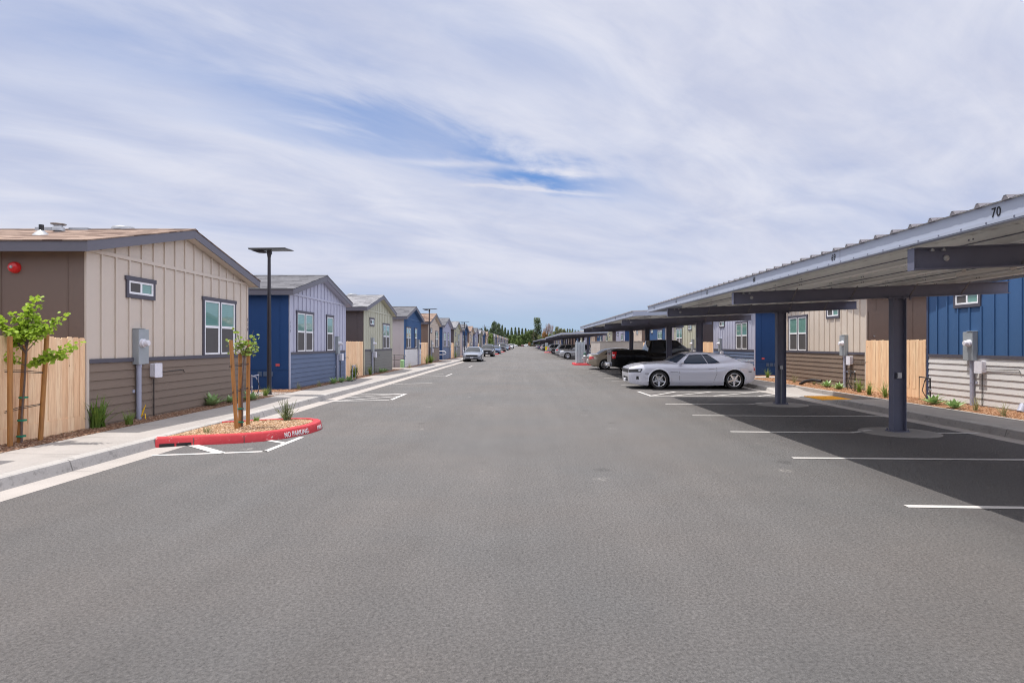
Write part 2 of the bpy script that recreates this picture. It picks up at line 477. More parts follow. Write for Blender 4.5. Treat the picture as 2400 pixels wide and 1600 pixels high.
def make_sky():
    t = NT(world.node_tree)
    bg = world.node_tree.nodes['Background']
    sky = t.node('ShaderNodeTexSky', sky_type='NISHITA', sun_disc=False)
    sky.sun_elevation = math.asin(-SUN.z); sky.sun_rotation = math.atan2(-SUN.x, -SUN.y)
    sky.air_density = 1.0; sky.dust_density = 0.6; sky.ozone_density = 1.6
    d = t.node('ShaderNodeTexCoord').outputs['Generated']
    x, y, z = t.sep(d)
    zz = t.m('ADD', t.m('MAXIMUM', z, 0.0), 0.18)
    px, py = t.m('DIVIDE', x, zz), t.m('DIVIDE', y, zz)
    # streaky cirrus layer seen on a high flat sheet, streaks running down to the north-east
    a = math.radians(36)
    rx = t.m('ADD', t.m('MULTIPLY', px, math.cos(a)), t.m('MULTIPLY', py, math.sin(a)))
    ry = t.m('SUBTRACT', t.m('MULTIPLY', py, math.cos(a)), t.m('MULTIPLY', px, math.sin(a)))
    v1 = t.comb(t.m('MULTIPLY', rx, 0.7), t.m('MULTIPLY', ry, 1.35), 3.7)
    n1 = t.noise(v1, 0.55, 8, 0.5, 0.5)
    v2 = t.comb(t.m('MULTIPLY', rx, 0.5), t.m('MULTIPLY', ry, 2.1), 1.3)
    n2 = t.noise(v2, 0.75, 8, 0.55, 0.8)
    v3 = t.comb(t.m('MULTIPLY', rx, 1.1), t.m('MULTIPLY', ry, 1.9), 8.1)
    n3 = t.noise(v3, 1.5, 8, 0.56, 0.6)
    n = t.m('ADD', t.m('ADD', t.m('MULTIPLY', n1, 0.5), t.m('MULTIPLY', n2, 0.32)), t.m('MULTIPLY', n3, 0.18))
    n4 = t.noise(v2, 3.6, 9, 0.66, 1.2)
    n = t.m('ADD', n, t.m('MULTIPLY', t.m('SUBTRACT', n4, 0.5), 0.13))
    cov = t.rng(n, 0.36, 0.60, 0.66, 1.0, True)
    cov = t.m('ADD', t.m('MULTIPLY', cov, t.rng(z, 0.05, 0.22, 0.45, 1.0, True)), t.rng(z, 0.05, 0.22, 0.5, 0.0, True))
    # the clear gap in the sheet, low in the north
    yy = t.m('MAXIMUM', y, 0.05)
    u, w = t.m('DIVIDE', x, yy), t.m('DIVIDE', z, yy)
    wob = t.m('MULTIPLY', t.m('SUBTRACT', n2, 0.5), 0.27)
    wob2 = t.m('MULTIPLY', t.m('SUBTRACT', n3, 0.5), 0.22)

    def blob(u0, w0, sl, ra, rb):
        du = t.m('SUBTRACT', u, u0)
        dw = t.m('ADD', t.m('SUBTRACT', t.m('SUBTRACT', w, w0), t.m('MULTIPLY', du, sl)), t.m('ADD', wob, wob2))
        e = t.m('ADD', t.m('POWER', t.m('DIVIDE', du, ra), 2.0), t.m('POWER', t.m('DIVIDE', dw, rb), 2.0))
        return t.m('POWER', 2.718, t.m('MULTIPLY', e, -1.0))
    gap = t.m('ADD', t.m('MULTIPLY', blob(-0.24, 0.352, -0.22, 0.24, 0.034), 0.46), t.m('MULTIPLY', blob(0.02, 0.268, -0.20, 0.12, 0.032), 0.85))
    gap = t.m('ADD', gap, t.m('MULTIPLY', blob(-0.62, 0.46, -0.12, 0.34, 0.075), 0.20))
    gap = t.m('ADD', gap, t.m('MULTIPLY', blob(0.0, 0.50, -0.3, 0.13, 0.06), 0.18))
    gap = t.m('MULTIPLY', gap, t.rng(y, 0.05, 0.3, 0, 1))
    cov = t.m('SUBTRACT', cov, gap, clamp=True)
    # thin old contrails across the gap
    def trail(u0, w0, sl, ra, rb, amt):
        du = t.m('SUBTRACT', u, u0)
        dw = t.m('ADD', t.m('SUBTRACT', t.m('SUBTRACT', w, w0), t.m('MULTIPLY', du, sl)), t.m('MULTIPLY', t.m('SUBTRACT', n3, 0.5), 0.03))
        e = t.m('ADD', t.m('POWER', t.m('DIVIDE', du, ra), 4.0), t.m('POWER', t.m('DIVIDE', dw, rb), 2.0))
        return t.m('MULTIPLY', t.m('POWER', 2.718, t.m('MULTIPLY', e, -1.0)), amt)
    cov = t.m('ADD', cov, t.m('ADD', trail(-0.04, 0.292, -0.075, 0.17, 0.006, 0.42), trail(0.02, 0.253, -0.065, 0.11, 0.0032, 0.5)), clamp=True)
    # the sheet thins to blue air right at the horizon
    hz = t.rng(z, 0.015, 0.11, 0.15, 1.0, True)
    cov = t.m('MULTIPLY', cov, hz)
    shade = t.rng(t.m('ADD', t.m('MULTIPLY', n1, 0.6), t.m('MULTIPLY', n3, 0.4)), 0.38, 0.62, 0.0, 1.0, True)
    shade = t.m('ADD', t.m('MULTIPLY', shade, t.rng(z, 0.03, 0.25, 0.35, 1.0, True)), t.rng(z, 0.03, 0.25, 0.2, 0.0, True))
    cl = t.mix(shade, (4.1, 4.3, 5.3), (5.35, 5.45, 6.1))
    # added fill light: cloud brightened overhead, east and behind camera, outside the view
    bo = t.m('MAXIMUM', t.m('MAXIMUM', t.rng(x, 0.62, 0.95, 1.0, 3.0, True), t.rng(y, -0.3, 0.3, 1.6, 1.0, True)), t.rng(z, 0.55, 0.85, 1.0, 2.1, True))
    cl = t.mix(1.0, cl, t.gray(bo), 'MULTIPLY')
    # wide cloud glow round the unseen sun, strengthened as added fill light
    vd = t.node('ShaderNodeVectorMath', operation='DOT_PRODUCT'); t.l.new(d, vd.inputs[0]); vd.inputs[1].default_value = tuple(-SUN)
    cl = t.mix(t.rng(vd.outputs['Value'], 0.62, 0.98, 0.0, 1.0, True), cl, (16.0, 15.6, 15.2))
    blue = t.mix(0.72, sky.outputs['Color'], (0.75, 1.85, 4.6))
    blue = t.mix(t.rng(z, 0.0, 0.12, 0.9, 0.0, True), blue, (2.7, 3.85, 5.1))
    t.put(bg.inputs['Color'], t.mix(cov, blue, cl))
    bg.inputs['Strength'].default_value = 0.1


make_sky()
scene.view_settings.view_transform = 'Standard'; scene.view_settings.look = 'None'
scene.cycles.use_denoising = True; scene.cycles.denoising_prefilter = 'FAST'; scene.cycles.filter_width = 1.1
scene.view_settings.gamma = 1.0; scene.view_settings.exposure = 0.55

# ------------------------------------------------------------------ ground, road, kerbs
XL_G, XL_K, XL_S, XL_W = -5.70, -6.17, -7.47, -8.04     # left: gutter lip, kerb face, back of walk, house front
XR_G, XR_K, XR_S, XR_W = 8.53, 8.98, 10.20, 11.40
Y0, Y1 = -25.0, 440.0


def struct(mb, name, mat, label, cat, **kw):
    return tag(mb.build(name, mat, **kw), label, cat, kind='structure')


g = MB(); g.poly([(-1500, -800, -0.06), (1500, -800, -0.06), (1500, 2500, -0.06), (-1500, 2500, -0.06)])
struct(g, 'ground', M['dirt'], 'bare brown earth reaching to the horizon beyond the houses', 'ground')
g = MB()
ys = [Y0 + i * 5 for i in range(int((Y1 - Y0) / 5) + 1)]
g.grid([[(XL_G, y, 0), (-3.5, y, 0), (0, y, 0), (4.2, y, 0), (XR_G, y, 0)] for y in ys])
g.poly([(-60, 392, -0.004), (60, 392, -0.004), (60, 440, -0.004), (-60, 440, -0.004)])
struct(g, 'road', M['asphalt'], 'wide grey asphalt road with parking on both sides', 'road')


def strip(prof, name, mat, label, cat, y0=Y0, y1=385.0, step=6.0):
    mb = MB(); n = max(2, int((y1 - y0) / step))
    mb.grid([[(x, y0 + (y1 - y0) * i / n, z) for x, z in prof] for i in range(n + 1)])
    return struct(mb, name, mat, label, cat)


strip([(XL_G, -0.01), (XL_G, 0.004), (XL_K + 0.03, -0.004)], 'gutter', M['gutter'], 'pale concrete gutter along the kerb by the parallel parking', 'gutter')
kp = [(XL_K + 0.05, -0.02), (XL_K + 0.012, 0.10), (XL_K, 0.135), (XL_K - 0.03, 0.150), (XL_K - 0.155, 0.1535)]
strip(kp, 'kerb', M['kerb'], 'scuffed concrete kerb below the house fronts with brown roofs', 'kerb')
strip([(XL_K - 0.160, 0.1500), (XL_K - 0.165, 0.1535), (XL_S, 0.165), (XL_S, 0.05)], 'sidewalk', M['concrete'], 'concrete sidewalk below the houses opposite the carports', 'sidewalk')
strip([(XL_S + 0.01, 0.150), (-9.2, 0.170), (-9.3, -0.07)], 'planting_strip', M['chips_brown'], 'strip of dark brown bark mulch between sidewalk and house fronts', 'planting bed')

# right side: kerb with a dropped ramp between the first two carports
RA, RB = 18.15, 21.9


def dropz(y):                                  # kerb height factor along the street
    for a, b, c, d in ((RA - 0.9, RA + 0.25, RB - 0.25, RB + 0.9), (44.2, 45.0, 46.5, 47.3)):
        if a < y < d:
            if y < b: return 1 - (y - a) / (b - a)
            if y > c: return (y - c) / (d - c)
            return 0.0
    return 1.0


def rstrip(fn, name, mat, label, cat):
    ysr = [Y0 + i * 3 for i in range(int((385 - Y0) / 3))] + [RA - 0.9 + i * 0.15 for i in range(int((RB - RA + 1.8) / 0.15) + 2)] + [44.2 + 0.2 * i for i in range(17)]
    mb = MB(); mb.grid([[(x, y, z) for x, z in fn(y)] for y in sorted(set(ysr))])
    return struct(mb, name, mat, label, cat)


strip([(XR_G, -0.01), (XR_G, 0.004), (XR_K - 0.02, -0.004)], 'gutter', M['gutter'], 'concrete gutter at the head of the covered stalls', 'gutter')
rstrip(lambda y: [(XR_K - 0.05, -0.02), (XR_K - 0.012, 0.012 + 0.09 * dropz(y)), (XR_K, 0.015 + 0.12 * dropz(y)), (XR_K + 0.03, 0.02 + 0.13 * dropz(y)), (XR_K + 0.155, 0.024 + 0.13 * dropz(y))],
       'kerb', M['kerb'], 'concrete kerb behind the carport columns', 'kerb')
rstrip(lambda y: [(XR_K + 0.16, 0.021 + 0.13 * dropz(y)), (XR_K + 0.165, 0.025 + 0.13 * dropz(y)), (XR_S - 0.16, 0.04 + 0.122 * dropz(y)), (XR_S - 0.15, 0.02)],
       'sidewalk', M['concrete'], 'concrete sidewalk shaded by the carport roofs', 'sidewalk')
strip([(XR_S - 0.16, 0.0), (XR_S - 0.155, 0.165), (XR_S - 0.145, 0.172), (XR_S - 0.01, 0.172), (XR_S, 0.165), (XR_S, 0.05)], 'edging', M['gutter'], 'narrow pale concrete edging between sidewalk and orange bark', 'edging', step=3)
strip([(XR_S - 0.005, 0.152), (12.6, 0.19), (12.7, -0.07)], 'planting_strip', M['chips_orange'], 'strip of orange bark mulch behind the carports', 'planting bed')
mb = MB(); mb.box(XR_K + 0.06, XR_K + 0.98, RA + 0.3, RA + 1.52, 0.0, 0.047)
for i in range(15):
    for j in range(20):
        xx = XR_K + 0.09 + i * 0.06; yv = RA + 0.33 + j * 0.06
        mb.box(xx, xx + 0.022, yv, yv + 0.022, 0.047, 0.052)
struct(mb, 'tactile_paving', M['yellow_pad'], 'yellow bumpy warning pad set in the kerb ramp', 'tactile paving')

# paths between the houses on the far sides
for i, (ya, yb, xa, xb) in enumerate([(18.25, 19.55, -13, XL_S), (38.0, 39.5, -13, XL_S), (58.2, 59.6, -13, XL_S), (27.9, 29.0, XR_S, 16), (47.4, 48.6, XR_S, 16)]):
    mb = MB(); mb.box(xa, xb, ya, yb, -0.06, 0.176 + 0.002 * i)
    struct(mb, 'path', M['concrete'], ['concrete path between the tan house and the navy-sided house', 'concrete path leading to the grey ramp railing', 'concrete path leading to the white looped railing',
           'concrete path behind the carports by the navy side wall', 'concrete path behind the carports farther down the row'][i], 'path')

# ------------------------------------------------------------------ painted markings


def line(mb, a, b, w=0.10, z=0.005):
    a = Vector((a[0], a[1], z)); b = Vector((b[0], b[1], z))
    d = (b - a).normalized(); n = Vector((-d.y, d.x, 0)) * w / 2
    a = a - d * w * 0.3; b = b + d * w * 0.3
    k = max(1, int((b - a).length / 1.0))
    mb.grid([[a + (b - a) * i / k + n, a + (b - a) * i / k - n] for i in range(k + 1)])


mb = MB()
STALL = [6.43, 9.16, 11.92, 14.62, 17.42]
for i, y in enumerate([0.95, 3.69] + STALL):
    if y in (11.92, 17.42, 6.43, 0.95):        # broken round the column pads
        line(mb, (4.08, y + 0.03), (6.35, y - 0.1), 0.1); line(mb, (6.35, y - 0.1), (6.60, y + 0.03), 0.1, 0.0055); line(mb, (6.66, y + 0.06), (6.85, y + 0.16), 0.1, 0.0172); line(mb, (8.03, y - 0.16), (8.72, y - 0.19), 0.1, 0.0075)
    else:
        line(mb, (4.08, y + 0.03), (8.72, y - 0.18), 0.1, 0.0065)
line(mb, (4.16, 20.13), (8.75, 19.95)); line(mb, (4.14, 22.0), (8.75, 21.75)); line(mb, (4.12, 22.02), (4.2, 20.1), 0.1, 0.008)
for xa, xb in ((4.2, 5.4), (4.9, 6.7), (6.3, 8.4)): line(mb, (xa, 20.17), (xb, 21.83), 0.1, 0.0075)
line(mb, (7.75, 20.1), (8.7, 20.9), 0.1, 0.0075)
for y in [25.4, 28.1, 30.8, 33.4, 36.2, 38.9, 41.6, 44.3] + [66 + 2.74 * k for k in range(18)] + [148 + 2.74 * k for k in range(48)]:
    line(mb, (4.08, y), (8.6, y - 0.15))
struct(mb, 'stall_marking', M['white_mark'], 'thin white painted lines of the covered stalls and hatched aisle', 'road marking')
mb = MB()
z5 = lambda x, y: gp(360 + x / 5.6, 930 + y / 5.6)
P = [z5(0, 768), z5(900, 737), z5(1465, 716), z5(1935, 532)]
for a, b in zip(P, P[1:]): line(mb, a, b, 0.1)
line(mb, z5(480, 625), z5(870, 737), 0.16, 0.0075); line(mb, z5(1520, 574), z5(1720, 608), 0.1, 0.0075)
z6 = lambda x, y: gp(860 + x / 7.84, 760 + y / 7.84)
P = [z6(-780, 1416), z6(440, 1388), z6(715, 1276), z6(-300, 1292)]
for a, b in zip(P, P[1:]): line(mb, a, b, 0.11)
line(mb, z6(-560, 1408), z6(560, 1325), 0.1, 0.0075); line(mb, z6(-330, 1345), z6(640, 1280), 0.1, 0.0075)
for a, b in (((430, 1102), (1190, 1078)), ((890, 968), (1450, 945)), ((960, 935), (1400, 915)), ((1455, 950), (1560, 910)), ((1875, 785), (1935, 765)), ((1500, 800), (1760, 790))):
    line(mb, z6(*a), z6(*b), 0.09)
for k in range(14): line(mb, (-6.0, 86 + k * 7.0), (-4.0, 86.6 + k * 7.0), 0.09)
struct(mb, 'parking_marking', M['white_mark'], 'thin white painted lines of the parallel parking and red island corner', 'road marking')


# ------------------------------------------------------------------ traffic islands with red kerbs
ISL = [(-6.14, 10.15), (-5.6, 10.36), (-4.907, 10.60), (-4.62, 10.79), (-4.374, 11.07), (-4.135, 11.74), (-4.105, 12.05), (-4.12, 12.35), (-4.2, 12.62), (-4.33, 12.82),
       (-4.52, 12.95), (-4.82, 12.99), (-5.09, 12.88), (-5.51, 12.72), (-6.01, 12.45), (-6.14, 12.38)]


def offset_poly(P, d):
    out = []
    for i, p in enumerate(P):
        a = Vector(P[max(i - 1, 0)]); b = Vector(P[min(i + 1, len(P) - 1)])
        t = (b - a).normalized(); out.append((p[0] - t.y * d, p[1] + t.x * d))
    return out


def island(P, label, group, drains=False):
    c = (sum(p[0] for p in P) / len(P), sum(p[1] for p in P) / len(P), 0)
    root = thing('kerb_island', label, 'traffic island', c, group=group)
    inner = offset_poly(P, 0.155)
    mid = offset_poly(P, 0.02)
    k = MB(c)
    k.grid([[(p[0], p[1], -0.02) for p in offset_poly(P, -0.022)], [(p[0], p[1], 0.125) for p in P], [(p[0], p[1], 0.152) for p in mid], [(p[0], p[1], 0.155) for p in inner], [(p[0], p[1], 0.05) for p in offset_poly(P, 0.158)]])
    k.build('kerb', M['red'], root, smooth=True, angle=35)
    b = MB(c); b.poly([(p[0], p[1], 0.128) for p in offset_poly(P, 0.12)])
    b.build('bark_bed', M['chips_tan'], root)
    return root, c


isl, isl_c = island(ISL, 'red kerbed island in the foreground with a staked sapling and NO PARKING lettering', None)
mb = MB(isl_c)
for a, b in ((0.06, 0.28), (0.31, 0.53)):     # the two drain mouths in the kerb end
    A, B = Vector((*ISL[0], 0)), Vector((*ISL[1], 0)); d = (B - A).normalized(); n = Vector((d.y, -d.x, 0))
    q0, q1 = A + d * a + n * 0.024, A + d * b + n * 0.024
    mb.prism([q0 + Vector((0, 0, 0.0)), q1 + Vector((0, 0, 0.0)), q1 + Vector((0, 0, 0.055)), q0 + Vector((0, 0, 0.055))], -n * 0.03)
mb.build('drain_mouth', M['car_black'], isl)
for (i, f) in ((0, 0.96), (2, 0.08)):          # saw-cut joints
    mb = MB(isl_c)
    A = Vector((*ISL[i], 0)); B = Vector((*ISL[i + 1], 0)); d = (B - A).normalized(); n = Vector((d.y, -d.x, 0)); q = A + (B - A) * f
    mb.prism([q + n * 0.025, q + n * 0.004 + Vector((0, 0, 0.126)), q - n * 0.15 + Vector((0, 0, 0.157)), q - n * 0.15 + Vector((0, 0, 0.1)), q - n * 0.05], d * 0.012)
    mb.build('joint', M['bark'], isl)


def text_mesh(s, size, mat, name, parent, origin, right, up, off=Vector((0, 0, 0)), width=None, bold=0.0, narrow=1.0):
    cu = bpy.data.curves.new('lettering', 'FONT'); cu.body = s; cu.size = size; cu.extrude = 0.0015; cu.offset = bold; cu.space_character = 1.08
    o = bpy.data.objects.new('lettering', cu); COL.objects.link(o)
    dg = bpy.context.evaluated_depsgraph_get()
    me = bpy.data.meshes.new_from_object(o.evaluated_get(dg))
    bpy.data.objects.remove(o)
    xs = [v.co.x for v in me.vertices]; x0, x1 = min(xs), max(xs)
    k = (width / (x1 - x0)) if width else narrow
    nrm = right.cross(up)
    for v in me.vertices:
        p = origin + right * ((v.co.x - x0) * k) + up * v.co.y + nrm * (v.co.z + 0.002)
        v.co = p - off
    me.materials.clear(); me.materials.append(mat)
    ob = bpy.data.objects.new(name, me); COL.objects.link(ob); ob.parent = parent
    return ob


A, B = Vector((*ISL[4], 0)), Vector((*ISL[5], 0)); d = (B - A).normalized(); n = Vector((d.y, -d.x, 0))
fu = (Vector((0, 0, 0.145)) - n * 0.022).normalized()
text_mesh('NO PARKING', 0.125, M['white_text'], 'lettering', isl, A + n * 0.021 + d * 0.02 + Vector((0, 0, 0.022)), d, fu, Vector(isl_c), 0.64, 0.0025)
A, B = Vector((*ISL[6], 0)), Vector((*ISL[7], 0)); d = (B - A).normalized(); n = Vector((d.y, -d.x, 0))
text_mesh('FIRE', 0.10, M['white_text'], 'lettering', isl, A + n * 0.021 + d * 0.01 + Vector((0, 0, 0.03)), d, fu, Vector(isl_c), 0.27, 0.0025)

for dy, lb in ((87.5, 'red kerbed island in front of the dark blue sedan'), (116.0, 'red kerbed island in front of the parked dark pickup')):
    island([(p[0], p[1] + dy) for p in ISL], lb, 'red kerbed islands down the street')


def rect_island(x0, x1, ya, yb, label):
    r = 0.25; P = []
    for cx, cy, a0 in ((x0 + r, ya + r, 180), (x1 - r, ya + r, 270), (x1 - r, yb - r, 0), (x0 + r, yb - r, 90)):
        P += [(cx + r * math.cos(math.radians(a0 + k * 22.5)), cy + r * math.sin(math.radians(a0 + k * 22.5))) for k in range(5)]
    P.append(P[0])
    c = ((x0 + x1) / 2, (ya + yb) / 2, 0)
    root = thing('kerb_island', label, 'traffic island', c, group='red kerbed islands down the street')
    k = MB(c)
    pl = lambda d, z: [(p[0] + (c[0] - p[0]) * d, p[1] + (c[1] - p[1]) * d, z) for p in P]
    k.grid([pl(-0.02, -0.02), pl(0, 0.125), pl(0.03, 0.152), pl(0.22, 0.155), pl(0.23, 0.05)])
    k.build('kerb', M['red'], root, smooth=True, angle=35)
    b = MB(c); b.poly(pl(0.15, 0.13)[:-1]); b.build('slab', M['concrete'], root)


rect_island(4.1, 5.55, 49.3, 52.2, 'red kerbed island carrying the ribbed grey metal cabinet')
rect_island(4.1, 5.6, 119.5, 122.5, 'red kerbed island with the far ribbed cabinet and yellow sign')

# ------------------------------------------------------------------ houses
W, LEN, ZB = 6.52, 15.0, 0.17
ROOF_E, ROOF_P, OV, RAKE = 3.585, 4.43, 0.30, 0.25
SLOPE = (ROOF_P - ROOF_E) / (W / 2 + OV)


def rz(y): return ROOF_P - SLOPE * abs(y - W / 2)


KIND = {
    'tan': dict(board=(0.565, 0.488, 0.415), lap=(0.19, 0.142, 0.11), side=(0.185, 0.135, 0.112), roof='roof_brown'),
    'blue': dict(board=(0.43, 0.435, 0.53), lap=(0.105, 0.14, 0.225), side=(0.012, 0.055, 0.175), roof='roof_grey'),
    'green': dict(board=(0.46, 0.455, 0.36), lap=(0.175, 0.17, 0.155), side=(0.092, 0.075, 0.078), roof='roof_pale'),
    'navy': dict(board=(0.042, 0.105, 0.235), lap=(0.60, 0.585, 0.575), side=(0.50, 0.455, 0.46), roof='roof_grey'),
}
for k, v in KIND.items():
    v['mb'] = mk('board_' + k, v['board'], 0.62, 0.05, 0.8, 0.06, 30)
    v['ml'] = mk('lap_' + k, v['lap'], 0.62, 0.06, 1.0, 0.08, 30)
    v['ms'] = mk('wall_' + k, v['side'], 0.6, 0.06, 0.7, 0.05, 30)
M['navy_post'] = mk('navy_post', (0.04, 0.06, 0.12), 0.55, 0.06)


def window(root, s, y0, y1, z0, z1, kind):
    X = lambda a: s * a
    def bx(mb, a, b, ya, yb, za, zb): mb.box(min(X(a), X(b)), max(X(a), X(b)), ya, yb, za, zb)
    o = (0, 0, ZB)
    t = MB(o)
    bx(t, 0.0, 0.040, y0 - 0.03, y1 + 0.03, z1 - 0.075, z1 + 0.015)
    bx(t, 0.0, 0.036, y0, y0 + 0.07, z0, z1 - 0.075); bx(t, 0.0, 0.036, y1 - 0.07, y1, z0, z1 - 0.075)
    if kind == 'small': bx(t, 0.0, 0.038, y0 + 0.07, y1 - 0.07, z0, z0 + 0.085)
    a, b = y0 + 0.07, y1 - 0.07
    lo = z0 + (0.085 if kind == 'small' else 0.012); hi = z1 - 0.075
    if kind == 'twin':
        m = (a + b) / 2; bx(t, 0.0, 0.034, m - 0.03, m + 0.03, lo, hi)
        cells = [(a, m - 0.03), (m + 0.03, b)]
    else: cells = [(a, b)]
    win = t.build('window', M['trim'], root)
    f, p, sc = MB(o), MB(o), MB(o)
    fw = 0.042
    for c, e in cells:
        bx(f, 0, 0.030, c, c + fw, lo, hi); bx(f, 0, 0.030, e - fw, e, lo, hi)
        bx(f, 0, 0.029, c + fw, e - fw, lo, lo + fw); bx(f, 0, 0.029, c + fw, e - fw, hi - fw, hi)
        if kind == 'small':
            q = (c + e) / 2; bx(f, 0, 0.027, q - 0.025, q + 0.025, lo + fw, hi - fw)
            A, B = (c + fw, q - 0.025), (q + 0.025, e - fw)
            if s < 0: A, B = B, A
            p.poly([(X(0.008), B[0], lo + fw), (X(0.008), B[1], lo + fw), (X(0.008), B[1], hi - fw), (X(0.008), B[0], hi - fw)])
            sc.poly([(X(0.012), A[0], lo + fw), (X(0.012), A[1], lo + fw), (X(0.012), A[1], hi - fw), (X(0.012), A[0], hi - fw)])
        else:
            q = (lo + hi) / 2 + 0.02; bx(f, 0, 0.027, c + fw, e - fw, q - 0.03, q + 0.03)
            bx(f, 0, 0.018, c + fw, c + fw + 0.02, lo + fw, q - 0.03); bx(f, 0, 0.018, e - fw - 0.02, e - fw, lo + fw, q - 0.03)
            p.poly([(X(0.008), c + fw, q + 0.03), (X(0.008), e - fw, q + 0.03), (X(0.008), e - fw, hi - fw), (X(0.008), c + fw, hi - fw)])
            sc.poly([(X(0.012), c + fw + 0.02, lo + fw), (X(0.012), e - fw - 0.02, lo + fw), (X(0.012), e - fw - 0.02, q - 0.03), (X(0.012), c + fw + 0.02, q - 0.03)])
    f.build('frame', M['white'], win); p.build('pane', M['pane'], win); sc.build('screen', M['screen'], win)


def vent_round(root, s, x, y, r, h, roofo):
    mb = MB((0, 0, ZB)); z = rz(y) - 0.02
    mb.lathe([(0.0, h + 0.02), (r * 0.9, h + 0.015), (r, h - 0.02), (r, h - 0.07), (r * 0.62, h - 0.08), (r * 0.62, -0.05)], (-s * x, y, z), n=20)
    mb.build('vent', M['galv'], roofo, smooth=True)


def house(kind, s, wins, meter_y, far_detail=()):
    K = KIND[kind]; o = (0, 0, ZB)
    root = thing('house', 'x', 'house')
    def bx(mb, a, b, ya, yb, za, zb, m=0): mb.box(min(s * a, s * b), max(s * a, s * b), ya, yb, za, zb, m)
    # gable wall: boards, battens, belt
    g = MB(o); sof = 0.212
    pts = [(0, 0, 1.40), (0, W, 1.40), (0, W, rz(W) - sof), (0, W / 2, ROOF_P - sof), (0, 0, rz(0) - sof)]
    g.prism(pts, (-s * 0.1, 0, 0))
    n = 16
    for i in range(1, n):
        y = W * i / n; top = rz(y) - sof - 0.004
        segs = [(1.44, 3.42), (3.49, top)]
        for (a, b, za, zb, kd) in wins:
            if a - 0.04 < y < b + 0.04:
                new = []
                for p, q in segs:
                    if q <= za or p >= zb: new.append((p, q)); continue
                    if za - p > 0.05: new.append((p, za))
                    if q - zb > 0.05: new.append((zb + 0.015, q))
                segs = new
        for p, q in segs:
            if q - p > 0.03: bx(g, 0, 0.030, y - 0.022, y + 0.022, p, q)
    bx(g, 0, 0.033, 0.05, W - 0.05, 3.42, 3.488)
    g.build('gable_wall', K['mb'], root)
    l = MB(o)
    z = 1.366
    while z > ZB + 0.01:
        zb = max(z - 0.166, ZB - 0.06)
        l.prism([(s * 0.003, 0.05, z), (s * 0.024, 0.05, zb), (s * -0.02, 0.05, zb), (s * -0.02, 0.05, z)], (0, W - 0.1, 0))
        z -= 0.166
    l.build('lap_siding', [K['ml'], M['rail_grey']], root)
    b = MB(o); bx(b, 0, 0.034, 0.06, W - 0.06, 1.362, 1.442); b.build('belt_trim', M['trim'], root)
    for (p0, p1, q0, q1, zt_) in ((-0.014, 0.058, -0.014, 0, rz(0.05)), (W - 0.058, W + 0.014, W, W + 0.014, rz(W))):
        c = MB(o); bx(c, 0, 0.028, p0, p1, ZB - 0.06, zt_ - sof - 0.03); bx(c, -0.012, 0, q0, q1, ZB - 0.06, 3.40)
        c.build('corner_trim', K['mb'] if kind != 'navy' or s > 0 else M['navy_post'], root)
    for (ya, yb) in ((-0.001, 0.1), (W - 0.1, W + 0.001)):
        w = MB(o); bx(w, -LEN, -0.012, ya, yb, ZB - 0.06, 3.45)
        yo = -0.012 if ya < 1 else W + 0.012
        for xs in [0.32 + 1.22 * i for i in range(12)]:
            bx(w, -xs - 0.004, -xs + 0.004, min(ya, yo) if ya < 1 else W, yo if ya > 1 else 0, 0.9, 3.4)
        bx(w, -LEN, -0.012, yo if ya < 1 else W, 0 if ya < 1 else yo, 0.84, 0.90)
        w.build('side_wall', K['ms'], root)
    w = MB(o); bx(w, -LEN, -LEN + 0.1, 0.1, W - 0.1, ZB - 0.06, 3.45)
    w.prism([(-s * LEN, 0, 3.4), (-s * LEN, W, 3.4), (-s * LEN, W / 2, ROOF_P - sof)], (s * 0.1, 0, 0)); w.build('back_wall', K['ms'], root)
    # roof
    r = MB(o); x0, x1 = RAKE + 0.012, -LEN - 0.25; th = 0.022
    for (ya, yb) in ((-OV - 0.02, W / 2), (W / 2, W + OV + 0.02)):
        r.prism([(s * x0, ya, rz(ya)), (s * x0, yb, rz(yb)), (s * x0, yb, rz(yb) - th), (s * x0, ya, rz(ya) - th)], (s * (x1 - x0), 0, 0))
    r.prism([(s * x0, W / 2 - 0.14, ROOF_P - SLOPE * 0.14 + 0.014), (s * x0, W / 2, ROOF_P + 0.018), (s * x0, W / 2 + 0.14, ROOF_P - SLOPE * 0.14 + 0.014), (s * x0, W / 2, ROOF_P - 0.01)], (s * (x1 - x0), 0, 0))
    roof = r.build('roof', M[K['roof']], root)
    if kind in ('tan', 'green'):
        vent_round(root, s, 1.55, 3.42, 0.25, 0.13, roof)
    if kind == 'tan':
        vent_round(root, s, 2.25, 2.3, 0.12, 0.10, roof)
        mb = MB(o); yv, xv = 2.95, -2.75 * s
        mb.lathe([(0.09, -0.05), (0.09, 0.11), (0.15, 0.125), (0.16, 0.145), (0.05, 0.17), (0.0, 0.17)], (xv, yv, rz(yv)), n=16)
        mb.box(xv - 0.55, xv - 0.16, yv + 0.0, yv + 0.3, rz(yv) - 0.02, rz(yv) + 0.07); mb.box(xv + 0.16, xv + 0.6, yv + 0.1, yv + 0.3, rz(yv) - 0.02, rz(yv) + 0.075)
        mb.build('roof_cap', M['galv'], roof, smooth=True)
        mb = MB(o); yv, xv = 1.15, -1.72 * s
        mb.lathe([(0.045, -0.03), (0.045, 0.20), (0.0, 0.20)], (xv, yv, rz(yv)), n=12)
        mb.build('pipe', M['black_plastic'], roof, smooth=True)
        mb = MB(o); mb.lathe([(0.16, -0.045), (0.14, 0.0), (0.05, 0.085)], (xv, yv, rz(yv)), n=16); mb.build('pipe_flashing', M['galv'], roof, smooth=True)
    elif kind == 'blue':
        vent_round(root, s, 5.2, 3.3, 0.22, 0.14, roof)
